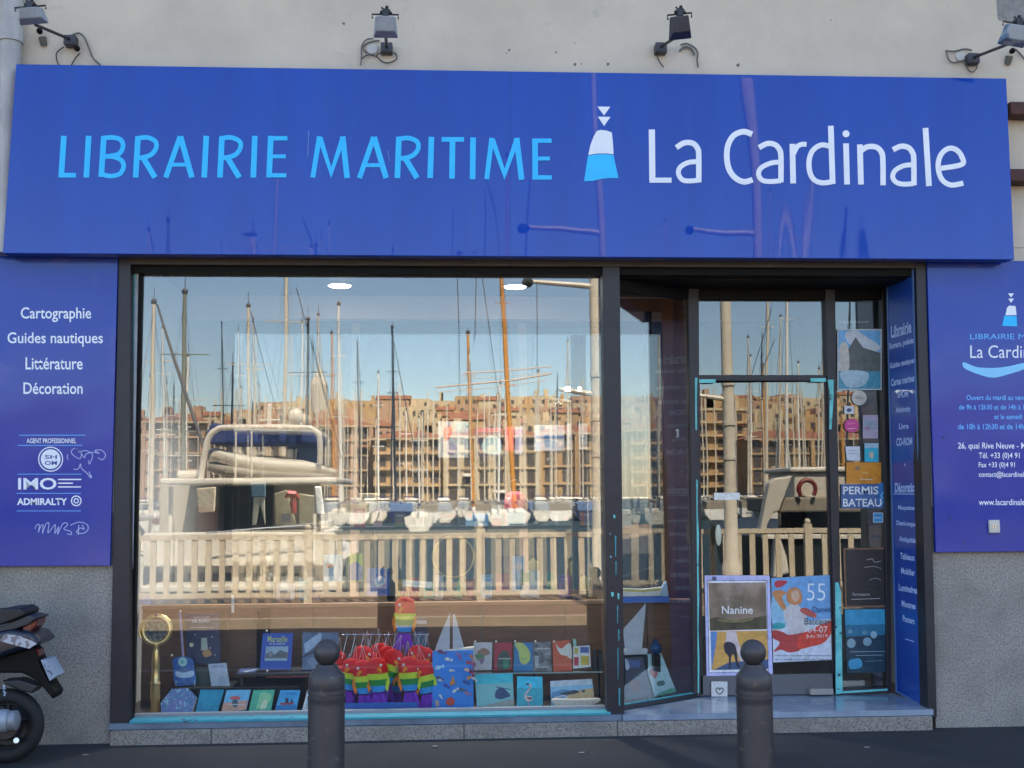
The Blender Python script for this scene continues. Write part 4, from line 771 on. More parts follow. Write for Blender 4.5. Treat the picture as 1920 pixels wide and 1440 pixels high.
# goods inside the room: shelving unit behind the partition
SY = 1.75
su = thing('shelving_unit', 'dark shelving unit inside the shop behind the wooden partition', 'shelving', P(800, 1300, SY))
for yv, x0, x1 in ((990, 470, 1108), (1126, 520, 1120)):
    a, b = P(x0, yv, SY), P(x1, yv, SY); bx('shelf_board', a.x, b.x, SY, SY+.3, a.z-.02, a.z, BPLAST, su)
for xx in (472, 700, 905, 1106): a = P(xx, 990, SY+.25); bx('upright', a.x-.01, a.x+.01, SY+.25, SY+.28, .17, a.z-.021, BPLAST, su)
FS = FR(SY+.02); Z1, Z2 = P(800, 990, SY).z, P(800, 1126, SY).z
goods = [('framed dark photograph, first item on the upper inside shelf', (820, 966, 863, 989), (.12, .13, .15), [('p', (.03, .03, .04), [(825, 985), (840, 974), (858, 972), (858, 985)]), ('r', (.35, .03, .08), 826, 966, 856, 970)]),
 ('sky blue landscape card on the upper inside shelf', (873, 963, 916, 988), (.10, .40, .70), [('e', (.5, .15, .1), 880, 966, 5, 4), ('p', (.4, .6, .75), [(874, 980), (895, 976), (914, 982), (914, 987), (874, 987)])]),
 ('red and white striped box on the upper inside shelf', (922, 947, 941, 990), (.55, .52, .48), [('r', (.42, .02, .03), 922, 972, 941, 990)]),
 ('white framed print with turquoise square beside the red lantern', (948, 954, 987, 991), (.62, .66, .66), [('r', (.20, .50, .52), 954, 961, 981, 984), ('r', (.05, .2, .3), 956, 982, 980, 984)]),
 ('dark ship photograph right of the white framed print', (990, 964, 1014, 988), (.03, .05, .06), [('p', (.4, .4, .4), [(1000, 982), (1006, 968), (1008, 982)])]),
 ('grey green harbour photograph near the right end of the upper shelf', (1018, 964, 1070, 988), (.14, .18, .17), [('p', (.3, .32, .3), [(1040, 986), (1040, 966), (1046, 966), (1048, 986)]), ('e', (.45, .1, .1), 1062, 972, 4, 2)]),
 ('light blue book with a red fish on the lower inside shelf', (607, 1040, 641, 1090), (.10, .42, .66), [('c', (.30, .03, .06), [(612, 1056), (624, 1058), (622, 1064), (612, 1064)])]),
 ('lime green and blue book on the lower inside shelf', (653, 1038, 681, 1090), (.40, .55, .08), [('p', (.08, .14, .40), [(654, 1060), (668, 1052), (680, 1064), (680, 1088), (654, 1088)])]),
 ('strong blue bag with white handwriting on the lower inside shelf', (688, 1066, 730, 1117), (.02, .14, .50), [('c', (.3, .5, .75), [(702, 1086), (716, 1080), (722, 1092), (708, 1100)])]),
 ('dark violet book on the lower inside shelf', (929, 1042, 956, 1112), (.035, .025, .08), [('r', (.25, .02, .10), 930, 1075, 955, 1110)]),
 ('narrow sky blue book beside the dark violet book', (960, 1043, 984, 1108), (.12, .35, .60), [('e', (.45, .5, .55), 972, 1062, 7, 8)]),
 ('green and white booklet left of the yellow wooden houses', (976, 1070, 1012, 1120), (.35, .48, .50), [('r', (.03, .28, .20), 978, 1074, 994, 1092), ('r', (.55, .6, .6), 978, 1098, 1010, 1118)]),
 ('white card with navy photo on the lower inside shelf', (518, 1094, 552, 1124), (.55, .60, .66), [('r', (.02, .07, .15), 525, 1109, 544, 1122)]),
 ('teal green book left of the yellow wooden houses', (1026, 1072, 1040, 1108), (.02, .22, .13), [])]
rn_ = random.Random(3)
extra = [('teal', (.02, .30, .36)), ('navy', (.015, .03, .14)), ('mustard', (.45, .30, .05)), ('brick red', (.38, .06, .04)), ('sea green', (.06, .34, .26)), ('white', (.55, .55, .53)), ('sky blue', (.16, .40, .62)), ('violet', (.16, .08, .30)), ('orange', (.55, .20, .04)), ('grey', (.20, .21, .22)), ('crimson', (.40, .02, .07)), ('pale pink', (.50, .30, .32)), ('olive', (.16, .18, .06)), ('cream', (.55, .48, .34))]
for k, (x, y) in enumerate(((560, 1126), (586, 1126), (744, 1126), (768, 1126), (794, 1126), (816, 1126), (902, 1126), (1048, 1126), (1074, 990), (1092, 990), (664, 990), (700, 990), (740, 990), (780, 990))):
    wd = rn_.uniform(15, 23); hh = rn_.uniform(24, 38) if y == 990 else rn_.uniform(30, 50); cn, cc = extra[k]
    cx, cy = x+wd/2, y-hh/2; c2 = tuple(min(.6, v_*.4+.18*rn_.random()) for v_ in cc)
    goods.append(('small %s book on the %s inside shelf, %s' % (cn, 'upper' if y == 990 else 'lower', 'left of the round tray' if x < 830 else 'right of the round tray'), (x, y-hh, x+wd, y-1), cc, [('c', c2, [(cx-wd*.3, cy+hh*.1), (cx, cy-hh*.25), (cx+wd*.35, cy), (cx+wd*.1, cy+hh*.3)]), ('l', tuple(min(.7, v_+.3) for v_ in cc), 1.4, [(cx-wd*.35, y-hh*.85), (cx+wd*.3, y-hh*.85)])]))
for lb, q, c_, its in goods: book(lb, q, FS if q[3] < 1005 else FR(SY+.01), .02, c_, its, nm='book' if 'book' in lb else 'picture', cate='book' if 'book' in lb else 'picture', pages=False)
ln = thing('red_lantern', 'red and black round topped lantern behind the white framed print', 'lantern', P(966, 990, SY+.1)); bm = BM(); q = P(966, 960, SY+.12); lathe(bm, (q.x, q.y, Z1), [(.08, .001), (.09, .03), (.09, .22), (.07, .27), (.03, .29)], 18); obj('lantern_body', bm, flat((.32, .02, .06)), ln, smooth=True)
bm = BM(); torus(bm, (q.x, q.y, Z1+.33), .05, .008, 'y', 20, 6); obj('ring_handle', bm, BPLAST, ln)
rb = thing('round_wooden_tray', 'large round brown wooden tray standing on the lower shelf', 'tray', P(850, 1080, SY+.15)); q = P(850, 1044, SY+.1); bm = BM(); lathe(bm, q, [(.165, 0), (.165, .03)], 32, 'y'); obj('tray_disc', bm, M('tray wood', (.20, .12, .08), .5, col2=(.28, .18, .13), scale=6), rb); bm = BM(); torus(bm, q, .168, .009, 'y', 36, 8); obj('tray_rim', bm, BRASS, rb, smooth=True)
vs = thing('pink_vase', 'dusty pink flared vase right of the round wooden tray', 'vase', P(882, 1126, SY+.05)); bm = BM(); q = P(882, 1126, SY+.06); lathe(bm, (q.x, q.y, Z2), [(.055, .001), (.035, .03), (.03, .08), (.045, .14), (.055, .16)], 18); obj('vase_body', bm, flat((.40, .10, .12)), vs, smooth=True)
gb = thing('green_bottle', 'slim green glass bottle left of the pink vase', 'bottle', P(860, 1126, SY+.05)); bm = BM(); q = P(860, 1126, SY+.06); lathe(bm, (q.x, q.y, Z2), [(.03, .001), (.032, .08), (.012, .12), (.012, .15)], 14); obj('bottle_body', bm, flat((.10, .38, .20)), gb, smooth=True)
for k, (x, y, s) in enumerate(((1000, 1062, 1.1), (1078, 1062, 1), (1058, 1092, 1), (1068, 1092, .9), (1095, 1092, 1))):
    t = thing('wooden_house', ['pale yellow wooden house with a hat shaped roof beside the booklets', 'pale yellow wooden house standing highest on the lower shelf', 'yellow wooden house, leftmost of the low three', 'yellow wooden house, middle of the low three', 'yellow wooden house nearest the window mullion'][k], 'ornament', P(x, y+18, SY+.05), 'yellow wooden houses on the inside shelf')
    f = FR(SY+.04); a, b = f(x-8*s, y+(16 if k > 1 else 44)), f(x+8*s, y-6*s); bx('house_wall', a.x, b.x, SY+.04, SY+.08, a.z, b.z, flat((.58, .48, .20)), t); bm = BM(); prism(bm, [f(x-10*s, y-6*s, 0), f(x+10*s, y-6*s), f(x, y-15*s)], (0, .05, 0)); obj('house_roof', bm, flat((.62, .52, .25)), t)
bu = thing('bollard_mirror_figure', 'dark added bollard bust on a plinth at the lower inside shelf', 'reflection figure', P(500, 1130, SY)); f = FR(SY-.1); q = f(499, 1056); bm = BM(); ball(bm, q, .052, .055, .06, 16); tube(bm, [q, q-V((0, 0, .09))], .032, 10); ball(bm, q-V((0, 0, .15)), .09, .06, .09, 16); obj('mirror_figure_body', bm, flat((.025, .03, .03)), bu, smooth=True)  # dark figure and plinth modelled in place of a bollard's reflection in the glass
bx('plinth', f(486, 1100).x, f(514, 1100).x, SY-.16, SY-.04, .17, f(500, 1094).z, flat((.015, .03, .025)), bu)
# hanging prints, shirts and bags at the back
HY = 2.2; HP2 = FR(HY)
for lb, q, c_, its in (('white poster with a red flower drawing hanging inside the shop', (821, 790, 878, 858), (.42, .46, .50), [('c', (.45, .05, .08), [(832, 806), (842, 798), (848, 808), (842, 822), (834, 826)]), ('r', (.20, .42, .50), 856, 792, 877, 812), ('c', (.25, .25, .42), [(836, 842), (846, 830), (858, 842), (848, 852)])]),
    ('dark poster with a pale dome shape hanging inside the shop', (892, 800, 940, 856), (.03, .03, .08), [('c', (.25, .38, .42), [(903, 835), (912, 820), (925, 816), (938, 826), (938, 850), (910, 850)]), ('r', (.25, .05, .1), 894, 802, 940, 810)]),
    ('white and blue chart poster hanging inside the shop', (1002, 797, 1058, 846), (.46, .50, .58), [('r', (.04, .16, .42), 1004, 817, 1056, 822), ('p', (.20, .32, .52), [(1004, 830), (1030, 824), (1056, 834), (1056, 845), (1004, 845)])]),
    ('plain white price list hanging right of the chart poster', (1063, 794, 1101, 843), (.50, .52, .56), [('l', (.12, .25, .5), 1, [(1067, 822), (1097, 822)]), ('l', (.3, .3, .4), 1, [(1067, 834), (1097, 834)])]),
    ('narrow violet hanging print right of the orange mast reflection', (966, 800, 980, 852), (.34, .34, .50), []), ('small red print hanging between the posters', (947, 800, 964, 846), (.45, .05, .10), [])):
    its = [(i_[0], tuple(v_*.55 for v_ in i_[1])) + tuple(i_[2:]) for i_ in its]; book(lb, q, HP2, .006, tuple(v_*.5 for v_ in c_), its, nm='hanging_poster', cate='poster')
BG = M('canvas bag', (.26, .24, .16), .9, col2=(.20, .18, .12), scale=12, bump=.002)
for k, (q, c_, lb, nm, ct) in enumerate((([(514, 926), (538, 918), (556, 985), (516, 985)], BG, 'beige canvas bag with a dark pocket hanging inside left', 'canvas_bag', 'bag'), ([(560, 925), (592, 930), (600, 984), (560, 984)], BG, 'beige canvas bag hanging under the red scarf', 'canvas_bag', 'bag'),
     ([(672, 925), (710, 925), (714, 985), (668, 985)], BG, 'beige canvas bag hanging right of the striped cushion', 'canvas_bag', 'bag'), ([(590, 912), (602, 912), (608, 964), (594, 964)], flat((.60, .60, .56)), 'narrow white towel hanging near the red scarf', 'towel', 'towel'),
     ([(368, 916), (404, 913), (402, 960), (372, 962)], flat((.60, .50, .36)), 'cream framed chart on the inside left wall', 'picture', 'picture'), ([(475, 930), (496, 930), (497, 985), (487, 945), (480, 985), (472, 985)], flat((.38, .36, .28)), 'beige trousers hanging inside the shop', 'trousers', 'trousers'), ([(469, 905), (497, 905), (498, 932), (471, 932)], flat((.08, .15, .20)), 'blue grey sailor jacket hanging above the beige trousers', 'jacket', 'jacket'))):
    t = thing(nm, lb, ct, HP2(*q[3])); slab('cloth', FR(HY-.1-.01*k), q, .03, c_, t, bevel=.008)
    if k == 0: slab('pocket', FR(HY-.133), rc(528, 963, 545, 979), .002, flat((.05, .07, .10)), t)
sc = thing('red_scarf', 'dark red scarf tied over the hanging canvas bag', 'scarf', HP2(554, 935)); bm = BM(); tube(bm, [HP2(540, 932, .18), HP2(548, 926, .2), HP2(558, 928, .2), HP2(566, 934, .18)], [.01, .03, .035, .01], 8); tube(bm, [HP2(556, 930, .2), HP2(555, 945, .2), HP2(557, 962, .2)], [.02, .03, .02], 8); obj('cloth', bm, flat((.28, .02, .03)), sc, smooth=True)
# ceiling lamps
LAMPW = M('lamp glow', (1, .93, .82), .5, emit=7)
for k, (x, y, zc, lb) in enumerate(((637, 532, 3.40, 'left of the two lit round ceiling lamps near the window'), (966, 534, 3.40, 'right of the two lit round ceiling lamps near the window'))):
    pl = Pl((0, 0, zc), (0, 0, -1)); q = pl(x, y); t = thing('ceiling_lamp', lb, 'ceiling lamp', q, 'lit ceiling lamps inside the shop')
    bm = BM(); lathe(bm, (q.x, q.y, zc-.02), [(.086, -.004), (.086, .002)], 24); obj('lamp_disc', bm, LAMPW, t)
    bm = BM(); lathe(bm, (q.x, q.y, zc-.017), [(.10, .0), (.10, .016), (.0885, .016), (.0885, 0)], 24); obj('lamp_ring', bm, flat((.6, .6, .6)), t)
q = P(1074, 730, 3.9); t = thing('wall_lamp', 'small lit lamp bar on the back wall of the shop', 'lamp', q); bx('glow_bar', q.x-.08, q.x+.08, 3.86, 3.9, q.z-.018, q.z+.018, LAMPW, t); bx('lamp_base', q.x-.05, q.x+.05, 3.9005, 3.95, q.z-.01, q.z+.01, BPLAST, t)
def arealamp(nm, loc, e, size, col=(1, .9, .78), tgt=None):
    l = bpy.data.lights.new(nm, 'AREA'); l.energy = e; l.size = size; l.color = col; o = bpy.data.objects.new(nm, l); COL.objects.link(o); o.location = loc
    o.rotation_euler = ((V(loc)-V(tgt)) if tgt else V((0, 0, 1))).to_track_quat('Z', 'Y').to_euler(); return o
for x, y in ((637, 532), (966, 534)):
    q = Pl((0, 0, 3.4), (0, 0, -1))(x, y); arealamp('ceiling_lamp_light', (q.x, q.y, 3.375), 14, .16).data.spread = math.radians(110)
# ------------------------------------------------------------------ posters on the entrance glazing
PD = FR(YD+.006)
def poster(label, q, items, texts=(), mat=(.5, .5, .5), nm='poster', ct='poster', pl=PD, th=.002):
    q = rc(*q) if isinstance(q[0], (int, float)) else q
    t = thing(nm, label, ct, pl(*q[-1])); slab('sheet', pl, q, th, flat(mat) if isinstance(mat, tuple) else mat, t)
    if items: art(pl, t, items, off=.0008)
    for s, b, c_, bo in texts: text(s, *b, pl, flat(c_), t, off=.0075, bold=bo)
    return t
BRN = M('blurred brown print', (.34, .23, .17), .4, col2=(.16, .12, .08), scale=5, detail=2, ramp=(.38, .62), col3=(.42, .32, .27), scale3=4, ramp3=(.52, .72))
poster('framed poster titled Nanine with a brown blur above an orange and blue shoe picture', [(1321, 1079), (1443, 1079), (1449, 1264), (1325, 1268)],
    [('p', (.50, .50, .78), [(1321, 1079), (1443, 1079), (1449, 1264), (1325, 1268)]), ('p', (.08, .08, .18), [(1326, 1088), (1438, 1088), (1441, 1259), (1329, 1262)]), ('p', (.78, .78, .84), [(1327, 1089), (1437, 1089), (1440, 1258), (1330, 1261)]),
     ('p', BRN, [(1328, 1093), (1436, 1092), (1438, 1180), (1331, 1183)]), ('p', M('dark shoulder print', (.035, .035, .025), .4, col2=(.10, .085, .045), scale=9, detail=3), [(1330, 1160), (1345, 1157), (1362, 1162), (1380, 1164), (1400, 1160), (1420, 1157), (1437, 1154), (1438, 1179), (1331, 1182)]), ('l', (.20, .17, .06), 3, cat([(1345, 1162), (1365, 1165), (1390, 1165), (1412, 1160)], 4)),
     ('p', (.62, .33, .08), [(1332, 1184), (1438, 1182), (1440, 1254), (1334, 1256)]), ('p', (.62, .50, .50), [(1362, 1184), (1380, 1184), (1383, 1200), (1395, 1238), (1388, 1240), (1378, 1212), (1360, 1205)]), ('p', (.10, .22, .50), [(1332, 1184), (1345, 1184), (1341, 1215), (1334, 1256)]), ('p', (.04, .08, .18), [(1338, 1256), (1366, 1242), (1440, 1236), (1440, 1254)]),
     ('c', (.02, .02, .04), [(1357, 1208), (1364, 1203), (1376, 1207), (1381, 1220), (1383, 1240), (1388, 1250), (1381, 1249), (1376, 1228), (1371, 1230), (1369, 1252), (1366, 1252), (1366, 1232), (1359, 1222)]), ('l', (.45, .45, .62), 1, [(1352, 1084), (1420, 1084)]), ('r', (.1, .1, .2), 1335, 1081, 1343, 1088)],
    [('Nanine', (1353, 1136, 1411, 1151), (.78, .77, .76), .01)])
poster('blue poster with a large white 55 and a sweeping red shape', [(1446, 1084), (1557, 1078), (1564, 1237), (1450, 1242)],
    [('p', (.14, .34, .62), [(1446, 1084), (1557, 1078), (1561, 1170), (1448, 1180)]), ('c', (.25, .46, .62), [(1448, 1120), (1475, 1115), (1490, 1135), (1480, 1165), (1450, 1175)]), ('p', (.58, .62, .70), [(1449, 1195), (1480, 1165), (1561, 1160), (1564, 1237), (1450, 1242)]),
     ('c', (.55, .52, .52), [(1470, 1145), (1488, 1132), (1502, 1140), (1515, 1165), (1508, 1185), (1485, 1192), (1475, 1175)]), ('c', (.55, .22, .08), [(1474, 1116), (1480, 1104), (1495, 1102), (1503, 1114), (1502, 1130), (1490, 1134), (1478, 1130)]), ('c', (.60, .38, .26), [(1484, 1110), (1494, 1106), (1499, 1118), (1492, 1129), (1485, 1122)]),
     ('c', (.55, .22, .08), [(1448, 1110), (1462, 1106), (1474, 1112), (1466, 1120), (1474, 1140), (1466, 1142), (1454, 1124)]), ('c', (.45, .03, .05), [(1452, 1092), (1462, 1088), (1476, 1090), (1468, 1098), (1456, 1102)]), ('c', (.03, .32, .34), [(1450, 1170), (1462, 1167), (1472, 1172), (1468, 1178), (1450, 1179)]),
     ('c', (.42, .04, .04), [(1449, 1182), (1465, 1184), (1480, 1190), (1505, 1186), (1520, 1184), (1500, 1200), (1500, 1218), (1480, 1223), (1464, 1218), (1450, 1222), (1462, 1205), (1449, 1196)]), ('c', (.62, .05, .03), [(1500, 1192), (1525, 1178), (1558, 1164), (1560, 1182), (1545, 1204), (1520, 1212), (1495, 1216)]), ('c', (.45, .08, .06), [(1500, 1142), (1512, 1140), (1530, 1152), (1526, 1158), (1505, 1150)])],
    [('55', (1512, 1094, 1547, 1126), (.72, .80, .88), -.01), ('Dames', (1523, 1137, 1556, 1148), (.03, .09, .24), .01), ('Bateaux', (1508, 1158, 1556, 1171), (.02, .10, .14), .0), ('04-07', (1514, 1174, 1551, 1186), (.68, .66, .66), .0), ('Juin 2019', (1511, 1189, 1551, 1197), (.66, .60, .60), .0), ('semaine nautique internationale', (1453, 1227, 1557, 1231), (.1, .12, .2), 0), ('de la mediterranee Marseille Vieux-Port', (1453, 1234, 1560, 1238), (.1, .12, .2), 0)], mat=(.6, .62, .66))
poster('upright seascape poster with sky, grey mountain and water behind the side glass', (1570, 617, 1653, 731),
    [('r', (.60, .62, .64), 1570, 617, 1653, 731), ('r', (.16, .42, .74), 1572, 619, 1651, 680), ('c', (.55, .60, .68), [(1585, 625), (1605, 620), (1625, 632), (1650, 650), (1640, 660), (1615, 655), (1592, 645)]), ('p', (.10, .12, .12), [(1572, 700), (1590, 655), (1604, 632), (1618, 652), (1651, 662), (1651, 700)]), ('c', (.52, .50, .46), [(1574, 650), (1588, 645), (1592, 690), (1576, 700)]), ('r', (.06, .28, .40), 1572, 696, 1651, 729), ('c', (.35, .50, .58), [(1574, 700), (1600, 694), (1628, 700), (1620, 722), (1590, 726)])])
q = P(1598, 604, YD+.1); cr = bx('curtain_rod', P(1574, 604, YD+.1).x, P(1628, 604, YD+.1).x, YD+.09, YD+.105, q.z-.008, q.z+.008, flat((.5, .48, .46))); tag(cr, 'thin white rod above the seascape poster in the side glass', 'rod')
poster('round cream sticker with small grey letters below the seascape poster', [(1611+14*math.cos(a*math.pi/10), 746+14*math.sin(a*math.pi/10)) for a in range(20)], [], [('ALL', (1602, 741, 1619, 748), (.3, .3, .3), .01)], (.55, .52, .46), 'sticker', 'sticker')
poster('small square white sticker with a dark blue mark', (1583, 761, 1601, 776), [('c', (.04, .07, .18), [(1587, 769), (1592, 765), (1597, 769), (1592, 773)])], (), (.6, .62, .64), 'sticker', 'sticker')
poster('scalloped pink sticker left of the small violet leaflet', [(1597+(13+1.8*(a % 2))*math.cos(a*math.pi/12), 798+(12+1.8*(a % 2))*math.sin(a*math.pi/12)) for a in range(24)], [('l', (.7, .3, .5), 1, [(1590, 795), (1604, 793)]), ('l', (.75, .5, .6), 1.4, [(1590, 804), (1604, 803)])], (), (.60, .06, .26), 'sticker', 'sticker')
poster('small violet and grey leaflet right of the pink sticker', (1618, 778, 1646, 822), [('r', (.28, .33, .40), 1620, 788, 1644, 806), ('r', (.35, .18, .30), 1622, 800, 1630, 806)], (), (.42, .36, .46), 'leaflet', 'leaflet')
poster('white handwritten note beside the cyan sun card', [(1585, 837), (1612, 837), (1613, 864), (1588, 863)], [('l', (.3, .35, .45), .8, [(1590, 845), (1606, 844)]), ('l', (.3, .35, .45), .8, [(1590, 851), (1608, 850)])], (), (.60, .64, .70), 'note', 'note')
poster('cyan card with a pale star beside the white note', (1621, 831, 1647, 866), [('r', (.35, .52, .62), 1621, 831, 1647, 840), ('c', (.55, .50, .35), [(1634, 846), (1638, 852), (1635, 860), (1629, 853)])], (), (.03, .42, .58), 'card', 'card')
poster('bright orange rectangular sticker above the PERMIS BATEAU sign', (1587, 867, 1652, 907), [('r', (.30, .17, .08), 1604, 874, 1612, 882), ('l', (.75, .55, .3), 1, [(1616, 887), (1628, 887)]), ('l', (.72, .55, .35), 2, [(1612, 899), (1636, 899)])], (), (.62, .24, .015), 'sticker', 'sticker')
poster('blue sign reading PERMIS BATEAU on the side glass', (1577, 908, 1661, 953), [('c', (.03, .16, .42), [(1645, 910), (1659, 908), (1660, 935), (1650, 945)]), ('l', (.15, .45, .7), 2.5, cat([(1658, 920), (1652, 930), (1658, 938), (1648, 950)], 4))], [('PERMIS', (1580, 912, 1646, 927), (.72, .76, .80), .02), ('BATEAU', (1580, 935, 1652, 950), (.72, .76, .80), .02)], (.05, .12, .32), 'small_sign', 'sign')
poster('tiny blue square sticker with a white border under the PERMIS BATEAU sign', (1637, 961, 1656, 980), [('r', (.04, .25, .50), 1639, 963, 1654, 978), ('l', (.4, .55, .7), 2, [(1641, 971), (1652, 971)])], (), (.35, .48, .58), 'sticker', 'sticker')
cb = poster('brown framed blackboard with chalk writing behind the side glass', [(1581, 1028), (1660, 1027), (1663, 1138), (1584, 1139)], [('l', (.35, .35, .35), 1.2, cat([(1625, 1050), (1635, 1048), (1640, 1054), (1652, 1052)], 3)), ('l', (.3, .3, .3), 1, cat([(1620, 1064), (1638, 1062), (1652, 1066)], 3)), ('l', (.3, .3, .3), 1, cat([(1630, 1088), (1640, 1084), (1652, 1087)], 3)), ('l', (.4, .4, .4), 1.2, [(1596, 1124), (1650, 1122)])], [('Fermeture', (1598, 1111, 1630, 1117), (.4, .4, .4), .0)], (.02, .02, .022), 'chalk_board', 'blackboard')
bm = BM()
for k, s in enumerate(([(1581, 1029.5), (1661, 1028.5)], [(1584, 1137.5), (1663, 1136.5)], [(1582.5, 1031), (1585.5, 1136)], [(1659.5, 1030), (1661.5, 1135)])): stroke(bm, PD, s, 3, .006, .006)
obj('board_frame', bm, flat((.20, .10, .06)), cb)
poster('deep blue underwater poster with pale jellyfish circles at the foot of the side glass', [(1583, 1142), (1663, 1141), (1667, 1260), (1588, 1262)],
    [('p', (.03, .30, .50), [(1584, 1143), (1662, 1142), (1664, 1175), (1585, 1177)]), ('p', (.015, .16, .28), [(1585, 1172), (1664, 1170), (1665, 1190), (1586, 1194)]), ('e', (.25, .40, .46), 1596, 1206, 8, 9), ('e', (.22, .38, .45), 1626, 1203, 8, 8), ('e', (.28, .44, .50), 1638, 1190, 6, 7), ('e', (.12, .28, .36), 1621, 1186, 5, 4), ('e', (.12, .28, .36), 1594, 1184, 4, 4), ('l', (.30, .38, .44), 1.2, [(1594, 1222), (1661, 1221)]), ('l', (.3, .38, .44), 1, [(1604, 1229), (1655, 1228)]), ('c', (.04, .30, .50), [(1592, 1238), (1612, 1235), (1615, 1250), (1594, 1254)]), ('l', (.2, .3, .35), .8, [(1622, 1240), (1655, 1238)])],
    mat=M('deep sea print', (.006, .03, .06), .35, col2=(.01, .07, .11), scale=18))
poster('small white paper patch on the lower left corner of the big window', (264, 1117, 283, 1134), [], (), (.62, .56, .60), 'paper_patch', 'paper', FR(.112))
poster('slanted white card hanging in the window above the parrots', [(755, 1087), (811, 1091), (809, 1103), (756, 1099)], [('l', (.3, .4, .45), 1.2, [(765, 1094), (800, 1097)])], (), (.52, .60, .62), 'card', 'card', FR(1.2))
poster('narrow white strip sticker standing at the left of the window glass', (434, 1115, 439, 1149), [], (), (.60, .55, .46), 'sticker', 'sticker', FR(.112))
# back of the room behind the entrance: dark interior fittings
bx('dark_curtain', P(1330, 900, 3.4).x, 3.5, 3.4, 3.43, .17, 3.39, flat((.03, .028, .028), .9), shop)
# ------------------------------------------------------------------ floodlights over the sign
RUST = M('grey brown debris', (.20, .18, .15), .9, col2=(.10, .09, .08), scale=60)
def flood(label, lamp, wall, fy, hw, hh, housing, stub=None, cables=(), tw=0, disc=None):
    """lamp: pixel of the housing centre at depth fy; wall: pixel of the wall box"""
    t = thing('floodlight', label, 'floodlight', P(*wall, 0), 'floodlights above the blue sign')
    wp_ = P(*wall, -.04); a = P(wall[0]-11, wall[1]-9, -.05); b = P(wall[0]+11, wall[1]+10, -.05)
    bx('wall_box', a.x, b.x, -.075, -.002, b.z, a.z, M('dark grey box', (.045, .043, .05), .5), t, bevel=.006)
    lc = P(*lamp, fy); bm = BM(); tube(bm, [wp_+V((0, -.03, 0)), P(*lamp, fy)+V((0, .05, -.03))], .011, 8); obj('arm', bm, BPLAST, t, smooth=True)
    # housing: shallow tray tilted towards the sign, glass face to the wall side
    bm = BM(); k = .0035
    pts = [(-hw, -hh), (hw, -hh), (hw*.82, hh), (-hw*.82, hh)]; c_, s_ = math.cos(tw), math.sin(tw)
    def q(x, z, y): return lc + V(((x*c_-z*s_)*k, y + (z*k)*-.45, (x*s_+z*c_)*k))
    f = [q(x, z, 0) for x, z in pts]; bk = [q(x*.75, z*.7, -.07) for x, z in pts]
    A = [bm.verts.new(p) for p in f]; B = [bm.verts.new(p) for p in bk]; bm.faces.new(A); bm.faces.new(B[::-1])
    for i in range(4): bm.faces.new((A[i], B[i], B[(i+1) % 4], A[(i+1) % 4]))
    obj('housing', bm, housing, t, bevel=.006)
    bm = BM(); prism(bm, [q(x*.86, z*.84, .003) for x, z in pts], (0, .004, 0)); obj('lamp_glass', bm, M('dusty lamp glass', (.30, .32, .35), .3), t)
    bm = BM(); top = q(0, hh+5, -.02); 
    for dx, dz, r in ((-.022, 0, .014), (.018, .006, .018), (.036, -.004, .010), (-.02, .03, .007), (.01, .034, .012)): ball(bm, top+V((dx, 0, dz)), r, r*1.3, r, 8)
    box(bm, top.x-.018, top.x+.022, top.y-.02, top.y+.02, top.z-.03, top.z+.02)
    obj('cable_gland', bm, BPLAST, t)
    bm = BM(); tube(bm, [q(-hw, hh*.7, -.02), q(-hw-1, hh+2, -.02), q(hw+1, hh+2, -.02), q(hw, hh*.7, -.02)], .006, 6); obj('bracket', bm, BPLAST, t)
    for cb_, r in cables:
        bm = BM(); pp = cat(cb_, 6); tube(bm, [P(x, y, -.02) for x, y in pp], r, 6); obj('cable', bm, RUST if r > .0045 else BPLAST, t, smooth=True)
    if disc:
        bm = BM(); p = P(*disc, 0); lathe(bm, (p.x, -.001, p.z), [(.038, -.012), (.04, -.002)], 18, 'y'); obj('cover_disc', bm, M('cream cover', (.50, .48, .44), .7), t)
    return t
LG = M('pale lamp housing', (.33, .36, .40), .5, col2=(.24, .27, .31), scale=10, bump=.001)
DG = M('dark lamp housing', (.028, .032, .048), .45, col2=(.045, .05, .07), scale=10)
BG2 = M('peeling blue housing', (.10, .16, .26), .5, col2=(.34, .38, .42), scale=7, ramp=(.45, .52))
flood('leftmost floodlight, pale housing on a slanting arm beside the drainpipe', (62, 32), (132, 76), -.62, 26, 12, LG, cables=(([(120, 88), (107, 98), (106, 110), (111, 124)], .004), ([(150, 100), (142, 108), (134, 122)], .004), ([(135, 66), (148, 62), (158, 70), (166, 88), (174, 108), (188, 122)], .006)), tw=.1)
flood('second floodlight from the left with a white face and tangled wires', (723, 52), (725, 90), -.58, 23, 17, LG, cables=(([(716, 98), (706, 104), (716, 115), (728, 118), (742, 112), (744, 104), (738, 98)], .004), ([(700, 72), (686, 75), (678, 88), (678, 104), (676, 122)], .005), ([(712, 76), (698, 78), (684, 84), (681, 92), (688, 100)], .006), ([(678, 110), (690, 103), (706, 106)], .004)), disc=(698, 92))
flood('third floodlight with a black housing on a short arm', (1274, 53), (1239, 90), -.58, 22, 19, DG, cables=(([(1234, 98), (1233, 108), (1238, 118), (1244, 126)], .004), ([(1276, 84), (1288, 82), (1303, 90), (1308, 100), (1307, 112), (1309, 126)], .006), ([(1274, 96), (1284, 88), (1296, 92), (1302, 103)], .008)), tw=.12)
